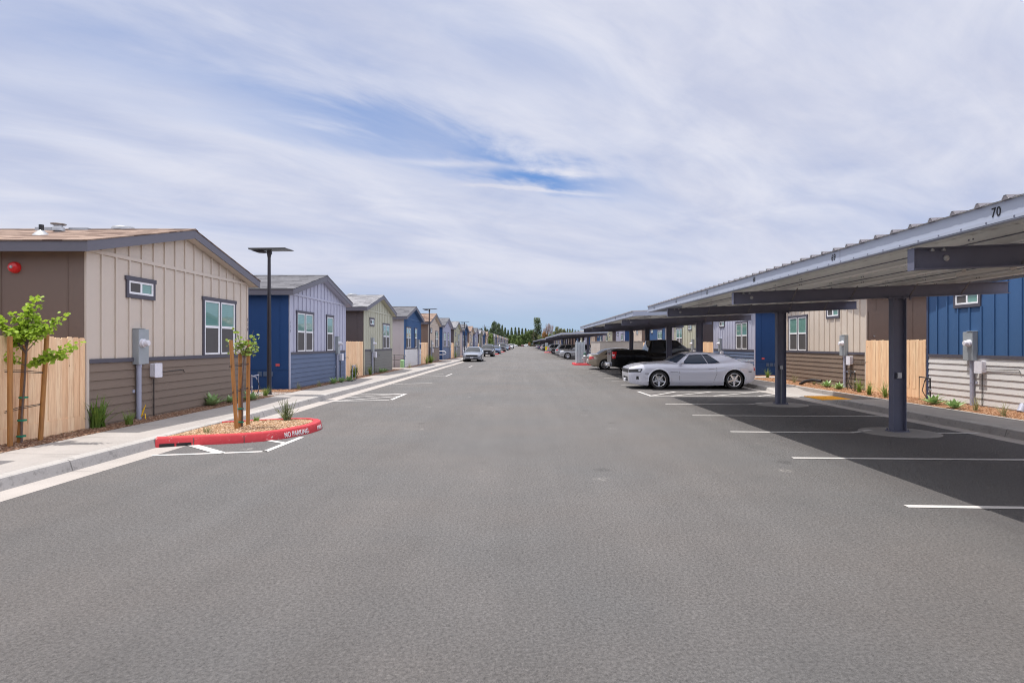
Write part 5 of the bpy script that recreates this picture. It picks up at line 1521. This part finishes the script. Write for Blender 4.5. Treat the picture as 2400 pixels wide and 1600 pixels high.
plant('dry', gi(486, 1014), .17, 'tiny weed on the island bark near the drain end', GP)
plant('grass', gi(600, 988), .12, 'low green weed behind the stakes on the island', GP)
gr = lambda px, py: gp(px, py, 0.17)
plant('agave', gr(2188, 947), .34, 'green rosette at the blue house corner, behind the carport column', GP)
plant('agave', gr(2236, 957), .32, 'green rosette between the corner rosette and the meter conduit', GP)
plant('dry', gr(2286, 962), .42, 'thin dry grass by the foot of the blue house conduit', GP)
plant('dry', gr(2354, 975), .45, 'spiky dry grass nearest the camera below the white siding', GP)
plant('grass', gr(2075, 931), .55, 'dense green grass clump before the fence behind the carport', GP)
plant('grass', gr(2038, 925), .48, 'green grass clump at the fence end, beside the tan house', GP)
plant('grass', gr(2014, 919), .55, 'tall grass clump beside the gas pipe of the tan house', GP)
plant('agave', gr(1966, 912), .30, 'rosette at the foot of the tan house conduit behind the carport', GP)
plant('agave', gr(1938, 907), .32, 'rosette between drain pipe and conduit behind the carport', GP)
plant('dry', gr(1861, 896), .5, 'dry tuft at the far corner of the tan house behind the carport', GP)
plant('dry', gr(1908, 901), .34, 'dry tuft beside the black drain pipe', GP)
plant('grass', gr(1799, 885), .5, 'small green sprout before the navy side wall behind the coupe', GP)

# loose bark chips
def chips(name, fn, n, mat, label):
    mb = MB()
    for i in range(n):
        p = fn()
        if p is None: continue
        a = U(0, 6.28); l, w = U(.018, .05), U(.007, .02); e = U(-.5, .5); f = U(-.5, .5)
        d = Vector((math.cos(a), math.sin(a), math.sin(e) * .6)) * l / 2; s = Vector((-math.sin(a), math.cos(a), math.sin(f) * .6)) * w / 2
        p = Vector(p) + Vector((0, 0, .012)); h = Vector((0, 0, .006))
        mb.add([p - d - s, p + d - s * .6, p + d + s, p - d + s * .8, p + h], [(0, 1, 4), (1, 2, 4), (2, 3, 4), (3, 0, 4)])
    return tag(mb.build(name, mat, recalc=False), label, 'bark chips', kind='stuff')


def inpoly(P, x, y):
    r = False
    for i in range(len(P)):
        a, b = P[i], P[i - 1]
        if (a[1] > y) != (b[1] > y) and x < (b[0] - a[0]) * (y - a[1]) / (b[1] - a[1]) + a[0]: r = not r
    return r


II = offset_poly(ISL, 0.17)


def f_isl():
    x, y = U(-6.1, -4.1), U(10.1, 13)
    return (x, y, .128 + .02 * max(0, 1 - ((x + 5.1) ** 2 + (y - 11.8) ** 2))) if inpoly(II, x, y) else None


chips('bark_chips', f_isl, 9000, M['chips_tan'], 'pale tan bark chips covering the red kerbed island')
chips('bark_chips', lambda: (U(-8.2, -7.46) + (U(-.02, .05) if U(0, 1) > .9 else 0), 7.5 + 20 * U(0, 1) ** 1.6, .162), 12000, M['chips_brown'], 'dark brown bark chips along the house fronts opposite the carports')
chips('bark_chips', lambda: (U(10.22, 11.42), 12.5 + 18 * U(0, 1) ** 1.2, .162), 15000, M['chips_orange'], 'orange bark chips in the bed behind the carports')
chips('bark_chips', lambda: (U(-8.9, -7.5), 19.6 + U(0, 1.1), .176), 1500, M['chips_orange'], 'orange bark chips at the foot of the navy side wall')


# ------------------------------------------------------------------ staked saplings
def sapling(c, stakes, trunk, branches, mat, n_per, size, label, ties):
    root = thing('sapling', label, 'tree', c, group='staked saplings')
    t = MB(c); t.tube(trunk, [.016 - .009 * i / len(trunk) for i in range(len(trunk))], 7)
    for br in branches: t.tube(br, [.007, .005, .003][:len(br)] if len(br) <= 3 else .004, 5)
    t.build('trunk', M['bark'], root, smooth=True)
    lf = MB(c)
    for br in branches:
        for k in range(n_per):
            f = U(.25, 1.03) * (len(br) - 1); i = min(int(f), len(br) - 2)
            q = Vector(br[i]).lerp(Vector(br[i + 1]), f - i) + Vector((U(-.07, .07), U(-.07, .07), U(-.07, .06)))
            az = U(0, 6.28); tilt = U(.35, 1.25); r = size * U(.7, 1.15)
            nx = Vector((math.cos(az) * math.sin(tilt), math.sin(az) * math.sin(tilt), math.cos(tilt)))
            u = nx.orthogonal().normalized(); v = nx.cross(u)
            ring = []
            for j in range(9):
                a = 2 * math.pi * j / 9; rr = r * (0.72 if j == 0 else 1.0)
                ring.append(q + u * rr * math.cos(a) + v * rr * math.sin(a) + nx * (abs(math.sin(a)) * r * .22))
            n0 = len(lf.v); lf.add([q] + ring, [(0, 1 + j, 1 + (j + 1) % 9) for j in range(9)])
    lf.build('crown', mat, root, smooth=True, angle=80, recalc=False)
    for a, b in stakes:
        s = MB(c); s.tube([a, b], [.036, .034], 12); s.build('stake', M['stake'], root, smooth=True)
    for pts in ties:
        s = MB(c)
        for dz in (0, .022):
            s.tube([(p[0], p[1] - .04 + U(-.004, .004), p[2] + dz * (1 + .4 * math.sin(i * 2))) for i, p in enumerate(pts)], .006, 5)
        s.build('tie', M['black_plastic'], root)
    return root


V = Vector
cA = (-7.87, 9.56, .165)
A1, A2, A3 = (V((-7.81, 9.26, .1)), V((-7.82, 9.27, 1.84))), (V((-7.97, 9.62, .1)), V((-7.86, 9.60, 1.70))), (V((-7.83, 9.86, .1)), V((-7.72, 9.86, 1.87)))
trA = [V((-7.90, 9.58, .13)), V((-7.89, 9.57, .6)), V((-7.83, 9.55, 1.1)), V((-7.81, 9.55, 1.5)), V((-7.80, 9.58, 1.8)), V((-7.83, 9.6, 2.1))]
brA = []
for (x, y, z) in ((-8.18, 9.5, 1.78), (-8.25, 9.45, 2.12), (-8.02, 9.55, 2.2), (-7.93, 9.6, 2.05), (-7.80, 9.6, 2.30), (-7.69, 9.62, 2.42), (-7.58, 9.65, 2.05), (-7.30, 9.7, 2.18), (-7.45, 9.55, 1.95), (-7.62, 9.5, 1.85), (-7.9, 9.4, 1.9), (-8.1, 9.75, 1.95), (-8.38, 9.5, 2.25), (-7.75, 9.75, 2.1)):
    s = V((-7.81, 9.56, U(1.55, 1.8))); e = V((x, y, z)); brA.append([s, s.lerp(e, .5) + V((0, 0, .06)), e])
for (x, y, z) in ((-7.02, 9.6, 1.72), (-7.25, 9.6, 1.55), (-7.42, 9.55, 1.48), (-8.2, 9.4, 1.6)):
    s = V((-7.82, 9.55, 1.38)); e = V((x, y, z)); brA.append([s, s.lerp(e, .5) + V((0, 0, .02)), e])
rA = sapling(cA, [A1, A2, A3], trA, brA, M['leaf_lime'], 62, .034, 'lush lime-green staked sapling before the nearest cedar fence',
             [[(-7.84, 9.24, 1.30), (-7.83, 9.56, 1.28), (-7.76, 9.88, 1.25)], [(-7.84, 9.24, .68), (-7.9, 9.56, .70), (-7.80, 9.88, .74)]])
for z in (.88, .52, .27):
    s = MB(cA); f = (z - .1) / 1.6; cc = A2[0].lerp(A2[1], f); s.tube([cc + V((.03, -.01, -.012)), cc + V((.03, -.01, .012))], .062, 12); s.build('tree_tape', M['green_tie'], rA)
cB = (-5.33, 11.5, .13)
B1, B2, B3 = (V((-5.31, 11.27, .05)), V((-5.42, 11.27, 1.79))), (V((-5.37, 11.53, .05)), V((-5.37, 11.53, 1.54))), (V((-5.32, 11.74, .05)), V((-5.315, 11.76, 1.80)))
trB = [V((-5.33, 11.52, .1)), V((-5.31, 11.5, .4)), V((-5.325, 11.5, .8)), V((-5.30, 11.5, 1.2)), V((-5.28, 11.5, 1.45)), V((-5.24, 11.5, 1.65))]
brB = []
for (x, y, z) in ((-5.50, 11.4, 1.62), (-5.52, 11.4, 1.76), (-5.43, 11.45, 2.04), (-5.12, 11.55, 1.98), (-5.04, 11.5, 1.84), (-5.00, 11.5, 1.67), (-5.10, 11.55, 1.54), (-5.21, 11.5, 1.50), (-5.3, 11.5, 1.83), (-5.36, 11.45, 1.70), (-5.2, 11.6, 1.72)):
    s = V((-5.28, 11.5, U(1.4, 1.6))); e = V((x, y, z)); brB.append([s, s.lerp(e, .5) + V((0, 0, .03)), e])
rB = sapling(cB, [B1, B2, B3], trB, brB, M['leaf_pale'], 15, .032, 'sparse young sapling between stakes on the red kerbed island',
             [[(-5.41, 11.23, 1.30), (-5.33, 11.52, 1.31), (-5.3, 11.78, 1.33)], [(-5.36, 11.23, .82), (-5.35, 11.52, .84), (-5.3, 11.78, .87)]])
for z in (.50, .25):
    s = MB(cB); s.tube([(-5.355, 11.52, z - .012), (-5.355, 11.52, z + .012)], .056, 12); s.build('tree_tape', M['green_tie'], rB)


# ------------------------------------------------------------------ small things beside the houses
def simple(name, label, cat, mb_fn, mat, c, group=None, smooth=False, bevel=0):
    mb = MB(c); mb_fn(mb); o = mb.build(name, mat, None, smooth=smooth, bevel=bevel, loc=c); return tag(o, label, cat, group)


G1 = gl(463, 955)
simple('drain_pipe', 'black corrugated drain end on the bark below the tan house', 'pipe', lambda m: m.tube([G1 + V((-.12, -.3, .06)), G1 + V((-.12, .25, .07))], .075, 14), M['black_plastic'], G1, smooth=True)
G2 = gl(481, 949)
simple('drain_pipe', 'short black drain elbow next to the large rosette plant', 'pipe', lambda m: m.tube([G2 + V((-.25, 0, .16)), G2 + V((-.08, 0, .14)), G2 + V((0, -.02, .0))], .05, 12), M['black_plastic'], G2, smooth=True)
G3 = gr(1890, 902)
simple('drain_pipe', 'black bent drain pipe below the tan house behind the carport', 'pipe', lambda m: m.tube([G3 + V((.3, -.55, .18)), G3 + V((.12, -.25, .2)), G3 + V((0, .05, .14)), G3 + V((-.1, .3, .02))], .055, 12), M['black_plastic'], G3, smooth=True)
G4 = gr(2392, 965)
simple('drain_pipe', 'grey pipe end below the white siding near the picture edge', 'pipe', lambda m: m.tube([G4 + V((.3, .1, .22)), G4 + V((.05, 0, .14)), G4 + V((-.05, -.05, .0))], .07, 14), M['conduit'], G4, smooth=True)


def tap(px, py, s, label):
    p = gp(px, py, .17); root = thing('hose_tap', label, 'pipe', p, group='pipe stands beside the houses')
    m = MB(p); m.tube([p + V((0, 0, -.05)), p + V((0, 0, .62))], .02, 8); m.tube([p + V((0, -.02, .62)), p + V((0, .45, .64))], .016, 8); m.tube([p + V((-s * .02, 0, .62)), p + V((s * .12, 0, .60)), p + V((s * .15, 0, .53))], .018, 8)
    m.tube([p + V((0, .45, .64)), p + V((0, .46, .0))], .008, 6); m.build('pipe', M['conduit'] if s > 0 else M['black_plastic'], root, smooth=True)
    v = MB(p); v.ball(p + V((0, 0, .30)), .035, .035, .05, 8); v.ball(p + V((0, 0, .63)), .03, .03, .03, 8); v.build('valve', M['galv'], root, smooth=True)
    h = MB(p); h.tube([p + V((s * .15, 0, .54)), p + V((s * .28, -.1, .30)), p + V((s * .2, -.2, .05)), p + V((0, -.25, .0))], .012, 6); h.build('hose', M['black_plastic'], root, smooth=True)
    return root


tap(590, 932, 1, 'grey hose tap with a hanging hose at the far corner of the nearest tan house')
tap(2004, 916, -1, 'dark pipe stand beside the fence and the tan house behind the carport')
tap(2180, 940, -1, 'dark pipe stand with a valve at the blue house corner')
tap(826, 892, 1, 'pipe stand in front of the second cedar fence')
G5 = gl(331, 988)
simple('survey_ribbon', 'yellow ribbon tied at the foot of the nearest conduit', 'ribbon', lambda m: (m.tube([G5 + V((0, 0, .1)), G5 + V((.04, .0, .22)), G5 + V((.09, .0, .34))], [.012, .015, .006], 6), m.tube([G5 + V((0, 0, .12)), G5 + V((.09, -.02, .16)), G5 + V((.1, -.02, .06))], .010, 6)), mk('ribbon', (0.75, 0.45, 0.02), .5), G5)
G6 = gp(943, 862, .155)
simple('utility_pillar', 'pale green utility pillar beside the ramp railing', 'utility box', lambda m: (m.lathe([(.135, -.02), (.13, .42), (.14, .43), (.14, .49), (.10, .52), (0, .53)], tuple(G6), n=18)), M['hydrant_green'], G6, smooth=True)


def railing(c, rails, posts, mat, label, r=.022):
    root = thing('railing', label, 'railing', c, group='ramp railings between the houses')
    m = MB(c)
    for q in rails: m.tube(q, r, 8)
    m.build('handrail', mat, root, smooth=True)
    for q in posts:
        m = MB(c); m.tube(q, r, 8); m.build('post', mat, root, smooth=True)
    return root


rail = [[(-11.2, 40.3, 1.02), (-8.45, 40.3, 1.02), (-7.85, 40.3, .98), (-7.8, 40.3, .9)], [(-11.2, 40.3, .70), (-8.3, 40.3, .68), (-7.85, 40.3, .76)]]
railing((-8.6, 40.3, .16), rail, [[(x, 40.3, .12), (x, 40.3, 1.0)] for x in (-10.6, -9.5, -8.55, -7.95)], M['rail_grey'], 'grey two-bar ramp railing before the navy house')
rail = [[(-10.4, 59.6, 1.02), (-8.0, 59.6, 1.02), (-7.72, 59.6, .98), (-7.62, 59.6, .86), (-7.72, 59.6, .73), (-8.0, 59.6, .69), (-10.4, 59.6, .69)]]
railing((-8.6, 59.6, .16), rail, [[(x, 59.6, .12), (x, 59.6, 1.0)] for x in (-9.6, -8.7, -8.35)], M['white'], 'white looped railing by the pale blue house beyond the second lamp', .035)


# ------------------------------------------------------------------ trees at the end of the street
def leafball(mb, c, r, n, size, flat=1.0):
    for i in range(n):
        d = V((RND.gauss(0, 1), RND.gauss(0, 1), RND.gauss(0, 1))).normalized() * r * U(.45, 1.0) ** .5
        q = V(c) + V((d.x, d.y, d.z * flat)); nx = (d.normalized() + V((U(-.7, .7), U(-.7, .7), U(-.4, .9)))).normalized()
        u = nx.orthogonal().normalized(); v = nx.cross(u); a = U(0, 3.14); u, v = u * math.cos(a) + v * math.sin(a), v * math.cos(a) - u * math.sin(a)
        s = size * U(.6, 1.3)
        mb.add([q - u * s, q - v * s * .6, q + u * s, q + v * s * .6], [(0, 1, 2, 3)])


def tree_proto(kind, h, w, mat):
    root = thing('tree', 'x', 'tree')
    t = MB(); cr = MB()
    if kind == 'conifer':
        t.tube([(0, 0, -.2), (0, 0, h * .5), (0, 0, h * .97)], [w * .06, w * .04, .03], 7)
        n = 34
        for i in range(n):
            f = i / n; z = h * (.12 + .86 * f); rr = w * (1 - f) ** .8 * U(.75, 1.05) * .5 + .15
            for k in range(7):
                a = U(0, 6.28); leafball(cr, (math.cos(a) * rr * .62, math.sin(a) * rr * .62, z - rr * .12), rr * .55 + .12, 12, .16 * w / 2.5 + .14, .6)
    elif kind == 'column':
        t.tube([(0, 0, -.2), (0, 0, h * .9)], [w * .08, .04], 7)
        for i in range(84):
            f = U(.03, .98); z = h * f; rr = w * .5 * math.sin(math.pi * min(1, (.12 + .9 * (1 - f)))) ** .5 * U(.5, .9) if f > .5 else w * .5 * U(.5, .9)
            a = U(0, 6.28); leafball(cr, (math.cos(a) * rr * .7, math.sin(a) * rr * .7, z), w * .24, 34, .34, 1.2)
    elif kind == 'bare':
        t.tube([(0, 0, -.2), (.1, 0, h * .4), (0, 0, h * .75)], [w * .04, w * .03, .05], 7)
        for i in range(26):
            a = U(0, 6.28); z0 = h * U(.3, .65); e = V((math.cos(a) * w * .5 * U(.4, 1), math.sin(a) * w * .5 * U(.4, 1), h * U(.6, 1)))
            t.tube([(0, 0, z0), V((0, 0, z0)).lerp(e, .5) + V((0, 0, .3)), e], [.09, .05, .02], 5)
            leafball(cr, e, w * .13, 26, .22, 1.0); leafball(cr, V((0, 0, z0)).lerp(e, .7), w * .11, 12, .2, 1.0)
    else:
        t.tube([(0, 0, -.2), (.1, .05, h * .35), (0, 0, h * .7)], [w * .045, w * .035, .06], 8)
        for k in range(5):
            a = k * 1.26; t.tube([(0, 0, h * .28), (math.cos(a) * w * .22, math.sin(a) * w * .22, h * .6)], [w * .02, .03], 5)
        for i in range(52):
            a = U(0, 6.28); f = U(0, 1) ** .6; z = h * U(.28, .93); lim = math.sin(math.pi * min(1, max(.08, (z / h - .16) / .86))) ** .7
            leafball(cr, (math.cos(a) * w * .42 * f * lim, math.sin(a) * w * .42 * f * lim, z), w * U(.10, .17), 60, .28 + w * .014, .8)
    t.build('trunk', M['bark'], root, smooth=True); cr.build('crown', M[mat], root, recalc=False)
    return root


TP = {'conifer': tree_proto('conifer', 10, 3.6, 'tree_dark'), 'ever': tree_proto('round', 12, 9, 'tree_dark'), 'mid': tree_proto('round', 8, 8, 'tree_mid'), 'light': tree_proto('round', 5.5, 5.5, 'tree_light'),
      'olive': tree_proto('round', 9, 7.5, 'tree_olive'), 'column': tree_proto('column', 16, 5.2, 'tree_dark'), 'red': tree_proto('bare', 12, 7.5, 'tree_red'), 'rust': tree_proto('round', 7, 6, 'tree_rust')}
USED = set()
TL = {'conifer': ('narrow dark conifer', 'conifers beyond the street end'), 'ever': ('big dark evergreen', 'evergreens beyond the street end'), 'mid': ('mid-green rounded tree', 'green trees beyond the street end'), 'light': ('light green low tree', 'green trees beyond the street end'),
      'olive': ('olive-brown rounded tree', 'olive trees beyond the street end'), 'column': ('tallest columnar evergreen rising above all the trees', None), 'red': ('sparse reddish tree', 'reddish trees beyond the street end'), 'rust': ('rust-orange tree', 'reddish trees beyond the street end')}


def tree(kind, px, top, Y, wpx=None, label=None):
    src = TP[kind]; x = (px - CX) * Y / F; hh = (CY - top) * Y / F + H
    base = {'conifer': 10, 'ever': 12, 'mid': 8, 'light': 5.5, 'olive': 9, 'column': 16, 'red': 12, 'rust': 7}[kind]; bw = {'conifer': 3.6, 'ever': 9, 'mid': 8, 'light': 5.5, 'olive': 7.5, 'column': 5.2, 'red': 7.5, 'rust': 6}[kind]
    if kind in USED: o = copy_tree(src)
    else: o = src; USED.add(kind)
    kz = hh / base; kx = (wpx * Y / F / bw) if wpx else kz
    o.location = (x, Y, -.05); o.scale = (kx, kx, kz); o.rotation_euler = (0, 0, U(0, 6.28))
    lb, gname = TL[kind]
    tag(o, label or (lb + ' beyond the end of the street'), None, gname)
    return o


tree('light', 1150, 781, 146, 17, 'yellow-green street tree at the gap in the row of houses')
for px, tp, w in ((1158, 752, 20), (1168, 757, 18), (1176, 770, 18), (1150, 768, 14), (1181, 783, 18), (1138, 766, 9)): tree('ever', px, tp, 430 + U(-12, 12), w)
for px, tp in ((1177, 760), (1184, 766), (1191, 772), (1199, 766), (1208, 765.5), (1216, 766), (1224, 768), (1232, 768), (1239, 771), (1129, 768), (1143, 770)): tree('conifer', px, tp, 500 + U(-20, 20), 11)
for px, tp, w in ((1196, 785, 16), (1206, 784, 16), (1216, 787, 18), (1226, 783, 18), (1238, 776, 18), (1246, 773, 16), (1188, 790, 14), (1232, 791, 14)): tree('mid', px, tp, 440 + U(-15, 15), w)
for px, tp, w in ((1201, 792, 10), (1212, 794, 10), (1222, 793, 9), (1193, 794, 9)): tree('light', px, tp, 425 + U(-6, 6), w)
tree('column', 1259, 745, 440, 23)
for px, tp, w in ((1250, 776, 15), (1258, 780, 18), (1266, 785, 16), (1305, 765, 14), (1313, 769, 14), (1322, 770, 14), (1298, 776, 14)): tree('olive', px, tp, 432 + U(-8, 8), w)
for px, tp, w in ((1283, 760, 16), (1291, 764, 14), (1276, 770, 12)): tree('red', px, tp, 455 + U(-6, 6), w)
for px, tp, w in ((1275, 777, 12), (1281, 782, 10)): tree('rust', px, tp, 428 + U(-6, 6), w)
for px, tp, w in ((1268, 790, 14), (1290, 783, 16), (1300, 784, 18), (1312, 782, 18), (1325, 780, 18), (1338, 776, 20), (1350, 778, 20), (1275, 792, 14)): tree('mid', px, tp, 420 + U(-6, 6), w)
for px, tp in ((1330, 769), (1336, 770), (1342, 769), (1348, 772), (1355, 773), (1362, 775)): tree('conifer', px, tp, 480 + U(-15, 15), 8)
tree('rust', 1240.5, 801.5, 396, 7, 'low rust-orange shrub between the parked cars at the street end')
for px in (1120, 1108, 1095, 1380, 1400, 1425): tree('ever', px, 778 + U(-4, 4), 470 + U(-10, 10), 26, 'dark evergreen hidden mostly behind the rows of roofs')
h_ = MB()
for i in range(2600):
    x = U(-75, 75); z = abs(RND.gauss(0, 1.4)) + .2
    leafball(h_, (x, 446 + U(-3, 3), z), .8, 3, .55, .8)
tag(h_.build('undergrowth', M['tree_dark'], recalc=False), 'dark band of undergrowth below the trees at the street end', 'undergrowth', kind='stuff')


def pole(px, top, Y, label):
    x = (px - CX) * Y / F; z = (CY - top) * Y / F + H
    root = thing('utility_pole', label, 'utility pole', (x, Y, 0), group='utility poles beyond the houses')
    m = MB((x, Y, 0)); m.tube([(x, Y, -.2), (x, Y, z)], [.16, .11], 10); m.build('pole', M['wood_pole'], root, smooth=True)
    m = MB((x, Y, 0)); m.box(x - 1.1, x + 1.1, Y - .06, Y + .06, z - .9, z - .78); m.build('crossarm', M['wood_pole'], root)
    return V((x, Y, z - .75))


p1 = pole(1135, 761, 300, 'bare utility pole behind the far roofs opposite the carports')
p2 = pole(1334, 770, 395, 'utility pole before the trees behind the carports')
p3 = pole(1251, 771, 395, 'utility pole in front of the tallest columnar evergreen')
p4 = pole(1500, 765, 395, 'utility pole mostly hidden behind the second carport')
m = MB()
for a, b in ((p1, p3), (p3, p2), (p2, p4)):
    for dx in (-.9, .9): m.tube([a.lerp(b, i / 10) + V((dx, 0, -1.1 * (1 - (2 * i / 10 - 1) ** 2))) for i in range(11)], .03, 4)
tag(m.build('overhead_wire', M['wire']), 'thin overhead wires strung across in front of the far trees', 'wire')
